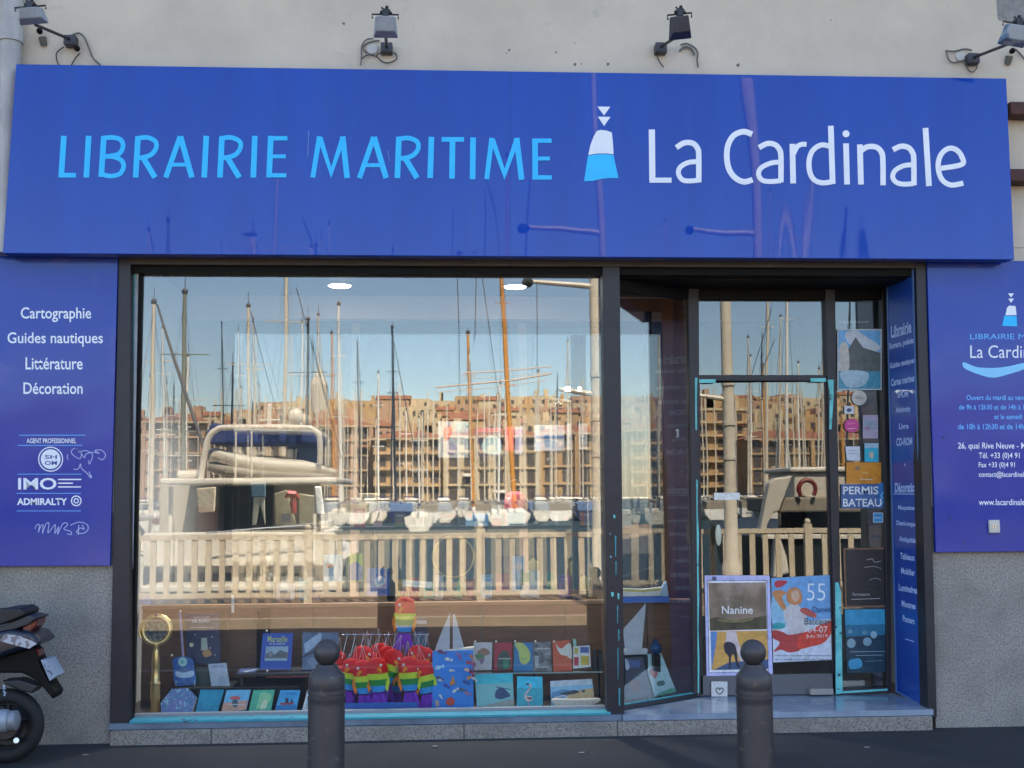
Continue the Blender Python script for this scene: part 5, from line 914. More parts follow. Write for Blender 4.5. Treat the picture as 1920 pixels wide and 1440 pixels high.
flood('rightmost floodlight with a peeling blue and white housing on a long arm', (1899, 68), (1824, 110), -.62, 26, 17, BG2, cables=(([(1808, 115), (1814, 128), (1822, 135), (1830, 130), (1833, 120)], .005), ([(1773, 95), (1790, 96), (1808, 92), (1822, 94)], .006), ([(1774, 95), (1778, 110), (1786, 117), (1800, 115), (1808, 113)], .005), ([(1904, 92), (1912, 100), (1922, 112)], .006)), disc=(1800, 105), tw=-.15)
for k, (x, y, lb) in enumerate(((82, 72, 'small dark wall peg below the leftmost floodlight'), (152, 96, 'black plug with a loose wire beside the leftmost floodlight'), (1889, 108, 'small dark wall peg below the rightmost floodlight'))):
    t = thing('wall_peg', lb, 'wall peg', P(x, y, 0)); bm = BM(); p = P(x, y, 0)
    dx = .012 if k == 2 else -.012
    if k != 1: tube(bm, [p+V((-dx*.3, -.002, -.05)), p+V((0, -.03, 0))], [.022, .026], 10); obj('peg_body', bm, M('grey green metal', (.12, .12, .10), .6), t, smooth=True); bm = BM()
    ball(bm, p+V((dx, -.05, .03 if k != 1 else 0)), .02, .03, .02, 10); obj('peg_tip', bm, BLACK, t, smooth=True)
# chips in the render
chips = thing('render_chip', 'small dark chips and holes scattered in the cream render above the sign', 'wall damage', P(955, 95, 0))
for (x, y, r) in ((955, 94, 2.6), (950, 100, 1.5), (1042, 98, 1.8), (1078, 81, 1.2), (645, 44, 3), (1558, 38, 1.4), (1384, 122, 4), (1078, 121, 3), (1140, 120, 3), (1090, 120, 2)):
    pts = [(x+r*(.6+.7*random.random())*math.cos(a*math.pi/4), y+r*(.6+.7*random.random())*math.sin(a*math.pi/4)) for a in range(8)]
    bm = BM(); bm.faces.new([bm.verts.new(P(a, b, -.0012)) for a, b in pts]); obj('chip', bm, RUST, chips)
# torn patch at top right
bm = BM(); bm.faces.new([bm.verts.new(P(a, b, -.0012)) for a, b in ((1866, -30), (1870, 30), (1872, 38), (1890, 44), (1925, 50), (1960, 40), (1960, -30))]); tag(obj('bare_patch', bm, M('bare mortar', (.20, .19, .18), .95, col2=(.30, .28, .26), scale=20, bump=.004), origin=P(1900, 20, 0)), 'rough bare mortar patch at the top right corner of the wall', 'wall patch')

# ------------------------------------------------------------------ bollards
def bollard(label, px, cy, yy=-2.64):
    s = (yy+7.9)/math.cos(0)/F
    c = P(px, cy, yy); t = thing('bollard', label, 'bollard', (c.x, yy, 0), 'grey iron bollards along the kerb')
    zz = lambda py: P(px, py, yy).z
    R = 33*s*1.01
    bm = BM(); prof = [(R, .075), (R, zz(1322)), (R*1.0, zz(1311)), (R*1.03, zz(1309)), (R*1.03, zz(1304)), (R*.985, zz(1303)), (R*.985, zz(1300)), (R*1.03, zz(1299)), (R*1.03, zz(1293)), (R*.985, zz(1292)), (R*.985, zz(1290)), (R, zz(1289)), (R*.99, zz(1268)), (R*.94, zz(1264)), (R*.72, zz(1256)), (R*.60, zz(1250)), (R*.55, zz(1245))]
    lathe(bm, (c.x, yy, 0), prof, 36); obj('shaft', bm, STEEL, t, smooth=True)
    bm = BM(); zc = zz(1223); ball(bm, (c.x, yy, zc), 24.0*s, seg=32); obj('ball_top', bm, STEEL, t, smooth=True)
    bm = BM(); lathe(bm, (c.x, yy, 0), [(R*1.35, .076), (R*1.35, .09), (R*1.05, .105)], 36); obj('base_ring', bm, STEEL, t, smooth=True)
bollard('grey iron bollard with a ball top in front of the rainbow parrots', 613, 1223)
bollard('grey iron bollard with a ball top in front of the Nanine poster', 1412, 1216)
for k, X in enumerate((-4.4, -6.8, 5.4, 7.8)):
    src = [o for o in COL.objects if o.name == 'bollard'][0]; c = copy_tree(src); c.location.x = X
    c['label'] = ['grey iron bollard next to the left of the scooter, outside the picture', 'farthest left grey iron bollard on the kerb', 'grey iron bollard right of the opening hours panel', 'farthest right grey iron bollard on the kerb'][k]
# ------------------------------------------------------------------ scooter (rear end in view)
sy = -.50
sco = thing('scooter', 'black scooter with a silver exhaust parked against the granite pier at the left edge', 'scooter', P(35, 1415, sy)); sco.location.z = 0
SB = M('scooter dark blue black', (.005, .008, .020), .3, coat=.3); SG = M('scooter grey trim', (.035, .035, .042), .5); RED = M('tail light red', (.12, .006, .006), .25, coat=.4)
wc = P(33, 1359, sy); wr = wc.z-.077
def tyre(cx, cz, r, par):
    w_ = obj('wheel', *(lambda bm: (torus(bm, (cx, sy, cz), r-.045, .045, 'y', 36, 10), (bm, RUBBER))[1])(BM()), parent=par, smooth=True)
    bm = BM(); torus(bm, (cx, sy, cz), r-.085, .014, 'y', 32, 6); 
    for a in range(5): d = V((math.cos(a*1.2566+.3), 0, math.sin(a*1.2566+.3))); tube(bm, [V((cx, sy, cz)), V((cx, sy, cz))+d*(r-.08)], [.02, .012], 6)
    obj('rim', bm, M('dark rim', (.012, .012, .014), .5, .3), w_, smooth=True)
    bm = BM(); lathe(bm, (cx, sy+.02, cz), [(r-.06, -.005), (r-.06, .005)], 28, 'y'); obj('wheel_disc', bm, BPLAST, w_)
    bm = BM(); lathe(bm, (cx, sy, cz), [(.075, -.04), (.085, -.03), (.085, .03)], 20, 'y'); obj('brake_drum', bm, M('dark alloy', (.06, .06, .065), .4, .7), w_)
tyre(wc.x, wr+.075, wr, sco); tyre(wc.x-1.27, wr+.075, wr, sco)
def side(nm, pts, w_, mat, y0=0, bev=.02, seg=3):
    f = FR(sy-w_/2+y0); bm = BM(); prism(bm, [f(x, y) for x, y in pts], (0, w_, 0)); return obj(nm, bm, mat, sco, bevel=bev, bseg=seg)
side('seat', [(-260, 1190), (-230, 1160), (-120, 1150), (0, 1147), (30, 1141), (55, 1140), (66, 1147), (64, 1155), (20, 1172), (-40, 1190), (-200, 1200)], .27, M('seat vinyl', (.010, .010, .013), .5, bump=.0005, bscale=200), 0, .03, 4)
side('grab_rail', [(-60, 1198), (0, 1182), (40, 1166), (70, 1154), (90, 1158), (70, 1172), (20, 1188), (-60, 1206)], .22, SG, 0, .008)
side('tail_body', [(-180, 1200), (-20, 1190), (40, 1180), (80, 1186), (98, 1205), (80, 1214), (40, 1226), (0, 1240), (-60, 1262), (-180, 1250)], .30, SB, 0, .03, 4)
side('tail_light', [(60, 1176), (90, 1160), (87, 1174), (74, 1186), (62, 1184)], .16, RED, 0, .008)
side('rear_reflector', [(82, 1216), (92, 1218), (91, 1232), (84, 1232)], .10, RED, 0, .006)
side('side_sticker', [(17, 1201), (30, 1189), (52, 1191), (70, 1198), (90, 1206), (74, 1216), (50, 1210)], .004, M('sticker print', (.45, .46, .50), .4, col2=(.20, .18, .20), scale=40, detail=1, ramp=(.5, .55)), -.153, 0)
side('under_tail', [(-120, 1240), (20, 1232), (80, 1214), (92, 1240), (108, 1275), (124, 1300), (118, 1312), (100, 1290), (88, 1276), (60, 1262), (0, 1262), (-100, 1290)], .16, BLACK, 0, .012)
side('mudguard', [(22, 1276), (56, 1274), (92, 1286), (80, 1300), (60, 1297), (30, 1284)], .13, BPLAST, 0, .012)
o = side('number_plate', [(95, 1237), (106, 1237), (124, 1268), (112, 1277)], .17, M('plate blue grey', (.30, .36, .45), .4), 0, .003)
side('plate_letter', [(100, 1243), (107, 1243), (118, 1264), (112, 1268)], .003, M('plate letters', (.10, .12, .2), .5, col2=(.30, .36, .45), scale=60, detail=0, ramp=(.48, .52)), -.088, 0)
bm = BM(); e0 = P(-40, 1352, sy-.14); e1 = P(38, 1352, sy-.14); lathe(bm, (0, e0.y, e0.z), [(.045, e0.x-.25), (.062, e0.x-.15), (.066, e1.x-.02), (.055, e1.x), (.05, e1.x+.002)], 24, 'x'); obj('exhaust', bm, M('satin aluminium', (.36, .39, .44), .5, .2, col2=(.26, .29, .34), scale=8), sco, smooth=True)
bm = BM(); lathe(bm, (0, e0.y, e0.z), [(.058, e1.x+.003), (.058, e1.x+.04), (.03, e1.x+.055)], 20, 'x'); obj('exhaust_cap', bm, M('pale cap', (.26, .27, .30), .5, .3), sco, smooth=True)
bm = BM(); lathe(bm, (0, e0.y-.068, e0.z+.005), [(.02, e1.x-.14), (.02, e1.x-.05)], 12, 'x'); obj('exhaust_clamp', bm, CHROME, sco)
bm = BM(); tube(bm, [P(50, 1388, sy-.12), P(50, 1388, sy+.1)], .016, 10); obj('axle_nut', bm, CHROME, sco)
bm = BM(); p0, p1 = P(26, 1285, sy-.13), P(29, 1304, sy-.13); tube(bm, [p0+(p1-p0)*(i/8) + V((.006*math.sin(i*2.4), 0, 0)) for i in range(9)], .007, 6); obj('shock_spring', bm, CHROME, sco)
side('engine_case', [(-160, 1330), (-60, 1300), (20, 1318), (44, 1340), (40, 1374), (-40, 1384), (-160, 1370)], .14, M('engine alloy', (.035, .036, .04), .5, .3), .07, .02)
bm = BM(); ball(bm, P(15, 1160, sy-.138), .011, .006, .011, 10); obj('seat_badge', bm, CHROME, sco)
# front part, outside the frame
side('floor_board', [(-420, 1350), (-160, 1350), (-160, 1300), (-190, 1300), (-200, 1330), (-420, 1330)], .32, SB)
side('leg_shield', [(-420, 1350), (-450, 1340), (-470, 1180), (-450, 1060), (-425, 1060), (-440, 1180), (-415, 1330)], .40, SB)
bm = BM(); fz = wc.x-1.27; tube(bm, [V((fz, sy, wr)), V((fz+.12, sy, .85)), V((fz+.16, sy, 1.02))], .025, 10); tube(bm, [V((fz+.2, sy-.32, 1.06)), V((fz+.15, sy, 1.02)), V((fz+.2, sy+.32, 1.06))], .014, 8); obj('handlebar', bm, BPLAST, sco, smooth=True)
bm = BM(); tube(bm, [V((wc.x-.35, sy+.05, .16)), V((wc.x-.38, sy+.16, .076))], .012, 6); obj('kick_stand', bm, BPLAST, sco)

sco.location.x -= .06

GP_ = Pl((0, 0, .078), (0, 0, 1))
for x, y, lb in ((160, 1416, 'tiny pale paper scrap on the pavement right of the scooter wheel'), (815, 1400, 'small pale leaf on the pavement between the two bollards'), (1625, 1402, 'small grey scrap on the pavement below the entrance step'), (1090, 1412, 'thin pale wrapper on the pavement left of the right bollard')):
    p = GP_(x, y); bm = BM(); prism(bm, [p+V((dx_, dy_, .002+.004*abs(dx_)*20)) for dx_, dy_ in ((-.022, -.008), (.004, -.016), (.024, .004), (-.006, .014))], (0, 0, .0015)); tag(obj('litter', bm, flat((.26, .25, .23)), origin=p), lb, 'litter')
# ------------------------------------------------------------------ the harbour across the street (seen mirrored in the glass)
GY = .10
def R(px, py, rng):
    """point of the harbour whose mirror image in the shop window lies in this direction, rng metres of optical path deep"""
    p = P(px, py, rng-7.9); return V((p.x, 2*GY-p.y, p.z))
def gx(px, rng): return R(px, 900, rng).x
CREAMP = M('cream painted wood', (.66, .58, .45), .6, col2=(.54, .47, .36), scale=6)
ff = -(18.8-7.9)+.2
fn = thing('quay_fence', 'cream painted quay fence with square posts and flat balusters, mirrored in the shop window', 'fence', (0, ff, 0))
post_me = None
for k in range(-3, 6):
    X = gx(579+ k*322, 18.8)
    
    if post_me is None:
        bm = BM(); box(bm, -.065, .065, -.05, .05, 0, 1.13); o = obj('post', bm, CREAMP, bevel=.006); post_me = o.data; o.parent = fn; o.location = (X, 0, 0)
        bm = BM(); ball(bm, (0, 0, 1.17), .055, seg=10); kn = obj('knob', bm, CREAMP, smooth=True); km = kn.data; kn.parent = o
    else:
        o = bpy.data.objects.new('post', post_me); COL.objects.link(o); o.parent = fn; o.location = (X, 0, 0); kn = bpy.data.objects.new('knob', km); COL.objects.link(kn); kn.parent = o
    if k < 5:
        X2 = gx(579+(k+1)*322, 18.8)
        for z0, z1 in ((.98, 1.06), (.09, .16)):
            bm = BM(); box(bm, X+.063, X2-.063, -.03, .03, z0, z1); o = obj('rail', bm, CREAMP); 
            o.parent = fn
        n = 11
        if k == -3: bm = BM(); box(bm, -.046, .046, -.018, .018, .162, .978); bal = obj('baluster', bm, CREAMP); bme = bal.data; bpy.data.objects.remove(bal)
        for j in range(n):
            o = bpy.data.objects.new('baluster', bme); COL.objects.link(o); o.parent = fn; o.location = (X+.063+(X2-X-.126)*(j+1)/(n+1), 0, 0)
for o in fn.children:
    if o.name.startswith('rail'): pass
# lamp posts on the quay
POLE = M('cream lamp post', (.80, .73, .62), .5, col2=(.66, .60, .50), scale=5)
def lamp_post(label, px, rng, r, top, arm=None):
    b = R(px, 900, rng); t = thing('street_lamp', label, 'street lamp', (b.x, b.y, 0), 'lamp posts on the quay'); bm = BM()
    lathe(bm, (b.x, b.y, 0), [(r*1.6, 0), (r*1.6, .5), (r*1.1, .6), (r, 2.0), (r*.8, top)], 16); obj('pole', bm, POLE, t, smooth=True)
    bm = BM(); zs_ = [R(px, y, rng).z for y in (537, 740)]
    for z, L in ((zs_[0], 1.0), (zs_[1], .55)): tube(bm, [V((b.x, b.y, z)), V((b.x-L*1.0, b.y, z+.08))], [.045, .03], 8)
    for z in (2.2, 2.75, 3.4): lathe(bm, (b.x, b.y, z), [(r*1.12, 0), (r*1.12, .06)], 14)
    obj('arm', bm, POLE, t, smooth=True)
    bm = BM(); ball(bm, (b.x-1.02, b.y, zs_[0]+.06), .09, .16, .07, 12); obj('lamp_head', bm, M('dark green metal', (.015, .025, .02), .4), t, smooth=True)
lamp_post('cream lamp post mirrored at the right edge of the big window', 1120, 17.6, .085, 8.2)
b = R(1369, 900, 18.0); lamp_post('cream lamp post mirrored in the door glass', 1397, 18.0, .10, 4.2+3)
# boats
HULLW = M('white gelcoat', (.78, .72, .62), .3, col2=(.68, .62, .53), scale=2); CANV = M('navy canvas', (.02, .04, .16), .8); DARKW = M('dark boat glass', (.012, .015, .02), .15); TAN = M('tan canvas', (.26, .22, .17), .85); GREYR = M('inflatable grey tube', (.50, .46, .39), .5); MAST = M('alloy mast', (.66, .58, .46), .45); WMAST = M('white mast', (.82, .77, .69), .4); OMAST = M('varnished orange mast', (.62, .26, .04), .3); DMAST = M('dark mast', (.03, .04, .06), .4); STAY = M('rigging wire', (.10, .10, .11), .4)
WZ = -1.3
def hull(bm, x0, x1, ya, yb, z0, z1, rake=.8):
    """boat moored stern-to: stern at ya (near the quay), bow at yb"""
    L = yb-ya; st = [(0, 1, 0), (.35, 1.04, 0), (.7, .85, .12), (.9, .45, .25), (1, .02, .35)]; rings = []
    cx = (x0+x1)/2; hw = (x1-x0)/2
    for t, w_, up in st:
        y = ya+L*t; zt_ = z1+up*(z1-z0)*.5; rings.append([bm.verts.new((cx+sx*hw*w_*k_, y, z)) for sx, k_, z in ((-1, 1, zt_), (-1, .92, (z0+zt_)/2), (-1, .4, z0-.3), (1, .4, z0-.3), (1, .92, (z0+zt_)/2), (1, 1, zt_))])
    for i in range(4):
        for k in range(6): bm.faces.new((rings[i][k], rings[i][(k+1) % 6], rings[i+1][(k+1) % 6], rings[i+1][k]))
    bm.faces.new(rings[0]); bm.faces.new(rings[-1][::-1])
# big motor yacht, stern to the quay
rg = 29.0; S_ = rg/F
yt = thing('motor_yacht', 'white motor yacht with a white arch and an inflatable dinghy on its flybridge', 'boat', (gx(490, rg), R(490, 900, rg).y-5, WZ))
q = lambda x, y, r=rg: R(x, y, r)
Yb = q(490, 900).y
xl, xr_ = gx(262, rg), gx(640, rg)
bm = BM(); hull(bm, xl, xr_, Yb, Yb-13, WZ, q(490, 1052).z); obj('hull', bm, HULLW, yt, smooth=True)
def ybox(nm, x0, y0, x1, y1, r0, dep, mat, bev=.03, par=None):
    a, b = R(x0, y0, r0), R(x1, y1, r0); bm = BM(); box(bm, min(a.x, b.x), max(a.x, b.x), a.y-dep, a.y, min(a.z, b.z), max(a.z, b.z)); return obj(nm, bm, mat, par or yt, bevel=bev)
ybox('transom', 268, 1000, 628, 1060, rg-.6, .3, HULLW); ybox('swim_platform', 262, 1100, 640, 1108, rg-1.5, 1.2, HULLW)
for x in (290, 312, 352, 374, 398, 420, 446, 470, 522, 548): ybox('port_light', x, 1075, x+12, 1104, rg-.32, .02, DARKW, 0)
ybox('saloon_wall', 300, 905, 600, 1000, rg+3.2, .3, M('saloon wall', (.46, .40, .32), .6)); ybox('saloon_door', 410, 912, 445, 1000, rg+3.1, .04, DARKW); ybox('saloon_door', 448, 912, 512, 1000, rg+3.1, .04, DARKW)
ybox('cabinet', 365, 950, 402, 1000, rg+1.8, .5, flat((.22, .08, .04))); ybox('cockpit_post', 316, 912, 322, 1000, rg+.3, .1, HULLW); ybox('cockpit_post', 588, 905, 594, 1000, rg+.3, .1, HULLW)
ybox('fly_deck', 300, 897, 632, 906, rg-.2, 5, HULLW, .04); ybox('fly_seat', 330, 882, 368, 897, rg+1, .8, HULLW, .08)
bm = BM(); pts = cat([(376, 898), (382, 858), (390, 822), (404, 806), (430, 801), (560, 803), (588, 806), (600, 822), (601, 870)], 6); tube(bm, [R(x, y, rg+.2) for x, y in pts], .075, 10); obj('radar_arch', bm, HULLW, yt, smooth=True)
for x in (441, 471): bm = BM(); tube(bm, [R(x, 808, rg+.2), R(x, 895, rg+.2)], .025, 6); obj('arch_stay', bm, HULLW, yt)
bm = BM(); pts = cat([(388, 862), (400, 852), (430, 860), (470, 868), (520, 872), (580, 876), (630, 886)], 5); tube(bm, [R(x, y, rg+.6) for x, y in pts], [.17*min(1, (i+2)/4)*min(1, (len(pts)-i+1)/8) for i in range(len(pts))], 10); obj('dinghy_tube', bm, GREYR, yt, smooth=True)
bm = BM(); pts = cat([(392, 872), (440, 884), (520, 890), (600, 894), (625, 890)], 5); tube(bm, [R(x, y, rg+1.3) for x, y in pts], .16, 10); obj('dinghy_hull', bm, M('dinghy hull', (.30, .27, .23), .6), yt, smooth=True)
bm = BM(); ball(bm, R(555, 782, rg+.5), .19, .19, .21, 16); obj('radar_dome', bm, HULLW, yt, smooth=True); ybox('dome_mast', 551, 796, 559, 806, rg+.5, .1, HULLW)
ybox('light_mast', 501, 756, 509, 802, rg+.5, .08, WMAST); ybox('radar_bar', 484, 786, 526, 790, rg+.5, .1, HULLW)
bm = BM(); prism(bm, [R(x, y, rg+.8) for x, y in ((386, 812), (395, 792), (470, 800), (560, 806), (600, 812), (600, 830), (390, 832))], (0, -2.2, 0)); obj('bimini', bm, CANV, yt, bevel=.05)
ybox('blue_cover', 540, 812, 596, 868, rg+1.6, .1, flat((.14, .22, .38))); ybox('blue_cover', 470, 855, 540, 868, rg+1.7, .3, CANV)
# passerelle and rails
bm = BM(); tube(bm, [R(385, 1000, rg-1), R(575, 985, rg-1)], .02, 6); obj('stern_rail', bm, CHROME, yt)
# boat in the door glass
rg2 = 27.0
wbt = thing('fishing_boat', 'white cabin boat with a tan awning and a dark red horseshoe lifebuoy', 'boat', (gx(1560, rg2), R(1560, 900, rg2).y-5, WZ))
Y2 = R(1560, 900, rg2).y
bm = BM(); hull(bm, gx(1420, rg2), gx(1760, rg2), Y2, Y2-9, WZ, R(1560, 1010, rg2).z); obj('hull', bm, M('dark green hull', (.014, .018, .02), .4), wbt, smooth=True)
ybox('hull_rail', 1424, 1006, 1756, 1012, rg2-.1, .1, HULLW, .02, wbt)
def wbox(nm, x0, y0, x1, y1, r0, dep, mat, bev=.03): return ybox(nm, x0, y0, x1, y1, r0, dep, mat, bev, wbt)
bm = BM(); prism(bm, [R(x, y, rg2) for x, y in ((1448, 963), (1436, 985), (1432, 1010), (1420, 1000), (1440, 905), (1450, 896), (1478, 892), (1484, 890), (1458, 960))], (0, -.35, 0)); obj('wheelhouse_corner', bm, M('grey gelcoat', (.58, .52, .44), .5), wbt, bevel=.04)
wbox('awning', 1456, 933, 1760, 960, rg2+.3, 3, TAN, .05); wbox('cabin_back', 1486, 885, 1760, 934, rg2+.5, 2, M('cabin cream', (.60, .54, .45), .5), .05); wbox('cabin_roof', 1480, 874, 1760, 882, rg2+.4, 2.4, HULLW, .04); wbox('cockpit_shade', 1462, 961, 1760, 1030, rg2+1.2, .3, DARKW, 0)
bm = BM(); prism(bm, [R(x, y, rg2-.3) for x, y in ((1452, 1010), (1460, 1006), (1474, 1050), (1478, 1080), (1446, 1090))], (0, -.5, 0)); obj('bow_cushion', bm, flat((.70, .64, .54)), wbt, bevel=.06)
lc = R(1512, 917, rg2+.2); bm = BM(); torus(bm, lc, .21, .055, 'y', 24, 8, -.75, math.pi+.75); obj('lifebuoy', bm, flat((.16, .015, .015)), wbt, smooth=True)
bm = BM(); tube(bm, [R(1470, 800, rg2), R(1480, 880, rg2)], .02, 5); obj('aerial', bm, WMAST, wbt)
wbt.location.x += .31
# sailing boats with tall masts
def sail_boat(label, x, ytop, rng, wpx, mat, xb=None, L=9, sp=(.45, .75), boom=None, group='sailing boats moored in the harbour', hm=HULLW, stays=True):
    base = R(xb if xb is not None else x, 930, rng); top = R(x, ytop, rng); t = thing('sailboat', label, 'boat', (base.x, base.y, WZ), group)
    bw_ = L*.28; bm = BM(); hull(bm, base.x-bw_/2, base.x+bw_/2, base.y+L*.5, base.y-L*.5, WZ, WZ+1.15); obj('hull', bm, hm, t, smooth=True)
    bm = BM(); box(bm, base.x-bw_*.3, base.x+bw_*.3, base.y-L*.25, base.y+L*.2, WZ+1.16, WZ+1.6); obj('cabin', bm, HULLW, t, bevel=.08)
    r = wpx*rng/F/2; b0 = V((base.x, base.y, WZ+1.2)); bm = BM(); tube(bm, [b0, b0.lerp(top, .6), top], [r, r, r*.75], 10); obj('mast', bm, mat, t, smooth=True)
    bm = BM()
    for f_ in sp:
        p = b0.lerp(top, f_); tube(bm, [p-V((bw_*.32, 0, -.05)), p+V((bw_*.32, 0, .05))], .02*max(1, rng/50), 5)
    obj('spreader', bm, mat, t)
    if stays:
        bm = BM(); w_ = .0042*max(1, rng/45)
        for dx, dy in ((-bw_/2, 0), (bw_/2, 0), (0, L*.48), (0, -L*.48)): tube(bm, [V((base.x+dx, base.y+dy, WZ+1.1)), b0.lerp(top, .97)], w_, 4)
        obj('stay', bm, STAY, t)
    bm = BM(); p = b0+V((0, 0, 1.1)); tube(bm, [p, p+V((0, L*.42, -.05))], .11, 8); obj('sail_cover', bm, [CANV, TAN, flat((.45, .42, .36)), flat((.15, .05, .04))][int(abs(x)) % 4], t, smooth=True)
    bm = BM(); ball(bm, top, r*1.3, seg=8); tube(bm, [top, top+V((0, 0, .5))], .012*max(1, rng/50), 4); obj('masthead', bm, STAY, t)
    return t
MS = [('sailboat with a pale broad mast nearest the left edge of the window', 290, 565, 42, 9, MAST, 284), ('sailboat with a dark capped grey mast, second from the left', 347, 547, 40, 9, M('green grey mast', (.22, .23, .18), .5), 344), ('sailboat with a slim white mast leaning on the grey one', 353, 665, 48, 5, WMAST, 346),
      ('sailboat with a short black mast', 436, 680, 50, 4, DMAST, 427), ('sailboat with a beige mast above the yacht arch', 466, 574, 44, 7.5, MAST, 465), ('sailboat with a very tall cream mast running out of the window top', 539, 470, 46, 8, MAST, 530), ('sailboat with a thin white mast right of the very tall one', 566, 602, 52, 5, WMAST, 567),
      ('sailboat with a thick black topped mast', 577, 596, 47, 6.5, DMAST, 578), ('sailboat with a faint beige mast', 596, 588, 70, 5, MAST, 597), ('sailboat with a bright white slim mast in the window centre', 634, 570, 45, 6, WMAST, 640), ('sailboat with a brownish mast beside the bright white one', 622, 622, 75, 4.5, OMAST, 626),
      ('sailboat with a lone dark mast and wind vane', 735, 612, 55, 5, DMAST, 742), ('sailboat with a short pale mast left of the lone dark mast', 709, 697, 80, 4, WMAST, 709), ('sailboat with a thin dark mast', 670, 640, 85, 3, DMAST, 676), ('sailboat with an orange brown mast behind the posters', 877, 622, 60, 7, OMAST, 888),
      ('old sailing ship with a thick varnished orange mast leaning left', 935, 440, 38, 9.5, OMAST, 966), ('sailboat with a slim mast mirrored above the fence gap', 1066, 640, 90, 3.5, MAST, 1066),
      ('sailboat with a white mast mirrored in the transom glass', 1480, 480, 44, 6, WMAST, 1478), ('sailboat with a beige mast mirrored left in the transom glass', 1443, 500, 46, 6, MAST, 1440), ('sailboat with a slim mast mirrored low in the transom glass', 1407, 630, 70, 4, MAST, 1406), ('sailboat with a second low mast in the transom glass', 1411, 664, 85, 3.5, WMAST, 1411), ('sailboat with a mast between the two tall ones of the transom glass', 1466, 590, 80, 4, MAST, 1464),
      ('sailboat with a beige mast behind the entrance reflection', 1240, 560, 60, 5, MAST, 1240), ('sailboat whose mast is mirrored in the side glass', 1600, 540, 55, 4, DMAST, 1590)]
for m_ in MS: sail_boat(m_[0], m_[1], m_[2], m_[3] if m_[1] < 600 else 95+m_[3], m_[4], m_[5], xb=m_[6], L=9 if m_[1] < 600 else 10)
rnd = random.Random(21)
for k in range(34):
    px_ = rnd.uniform(255, 1640); kind_ = rnd.choice((MAST, WMAST, DMAST, MAST, OMAST)); nm_ = {MAST.name: 'beige', WMAST.name: 'white', DMAST.name: 'dark', OMAST.name: 'orange brown'}[kind_.name]
    yt2 = rnd.uniform(600, 790); sail_boat('distant sailboat with a slim %s mast, %s the skyline of the far quay' % (nm_, 'high above' if yt2 < 700 else 'just above'), px_, yt2, rnd.uniform(105, 200), rnd.uniform(2.2, 4.2), kind_, xb=px_+rnd.uniform(-6, 6), L=9, group='distant sailboats across the harbour')
dg = thing('gangway_crane', 'slanting grey spar leaning down over the left boats', 'spar', R(390, 850, 36)); bm = BM(); tube(bm, [R(296, 570, 36), R(330, 680, 36), R(386, 850, 36)], [.03, .05, .055], 8); obj('spar', bm, M('grey spar', (.16, .15, .15), .5), dg, smooth=True)
bm = BM()
for a_, b_2 in (((897, 470), (935, 740)), ((893, 500), (890, 640)), ((1006, 470), (1007, 700)), ((858, 520), (862, 740)), ((556, 540), (625, 800)), ((585, 640), (640, 860)), ((470, 585), (520, 780)), ((738, 640), (780, 860)), ((1461, 568), (1422, 702)), ((1466, 630), (1440, 700))):
    tube(bm, [R(*a_, 40), R(*b_2, 40)], .014, 4)
rg_ = thing('rigging', 'thin dark stays of the boats strung between the masts', 'rigging', R(900, 600, 40)); obj('stay', bm, STAY, rg_)
bm = BM(); tube(bm, [R(815, 727, 38), R(960, 714, 38), R(1035, 702, 38)], .03, 6); tube(bm, [R(870, 700, 38), R(940, 697, 38), R(1035, 688, 38)], .022, 6); obj('yard', bm, OMAST, rg_)
# far rows of boats: one model per kind, copied
random.seed(11)
protos = []
for k in range(4):
    t = thing('far_boat', '', 'boat', (0, 0, WZ), 'far white boats in rows across the harbour'); L = (8, 10, 7, 11)[k]
    bm = BM(); hull(bm, -L*.15, L*.15, L*.5, -L*.5, WZ, WZ+1.2); obj('hull', bm, [HULLW, WMAST, HULLW, M('navy hull', (.02, .03, .09), .3)][k], t, smooth=True)
    hz = (1.8, 2.1, 2.7, 1.9)[k]; bm = BM(); prism(bm, [V((-L*.10, y*L, WZ+z)) for y, z in ((.25, 1.21), (.22, hz), (-.05, hz), (-.12, hz-.25), (-.28, 1.21))], (L*.20, 0, 0)); obj('cabin', bm, HULLW, t, bevel=.1)
    bm = BM(); prism(bm, [V((-L*.12, y*L, WZ+z)) for y, z in ((.49, 1.25), (.48, 2.0), (.26, 2.25), (.26, 1.25))], (L*.24, 0, 0)); obj('cockpit_cover', bm, [CANV, TAN, flat((.30, .32, .34)), flat((.10, .16, .30))][k], t)
    bm = BM(); box(bm, -L*.103, L*.103, -L*.08, L*.227, WZ+1.4, WZ+hz-.2); obj('window_band', bm, DARKW, t)
    if k != 2: bm = BM(); tube(bm, [V((0, 0, WZ+1.3)), V((0, 0, WZ+L*1.35+2))], .09, 6); tube(bm, [V((0, 0, WZ+2.6)), V((0, L*.4, WZ+2.5))], .13, 6); obj('mast', bm, [WMAST, MAST, WMAST, MAST][k], t)
    else: bm = BM(); box(bm, -.9, .9, -1.2, .6, WZ+2.9, WZ+3.0); obj('roof_canopy', bm, CANV, t)
    protos.append(t)
n_ = 0
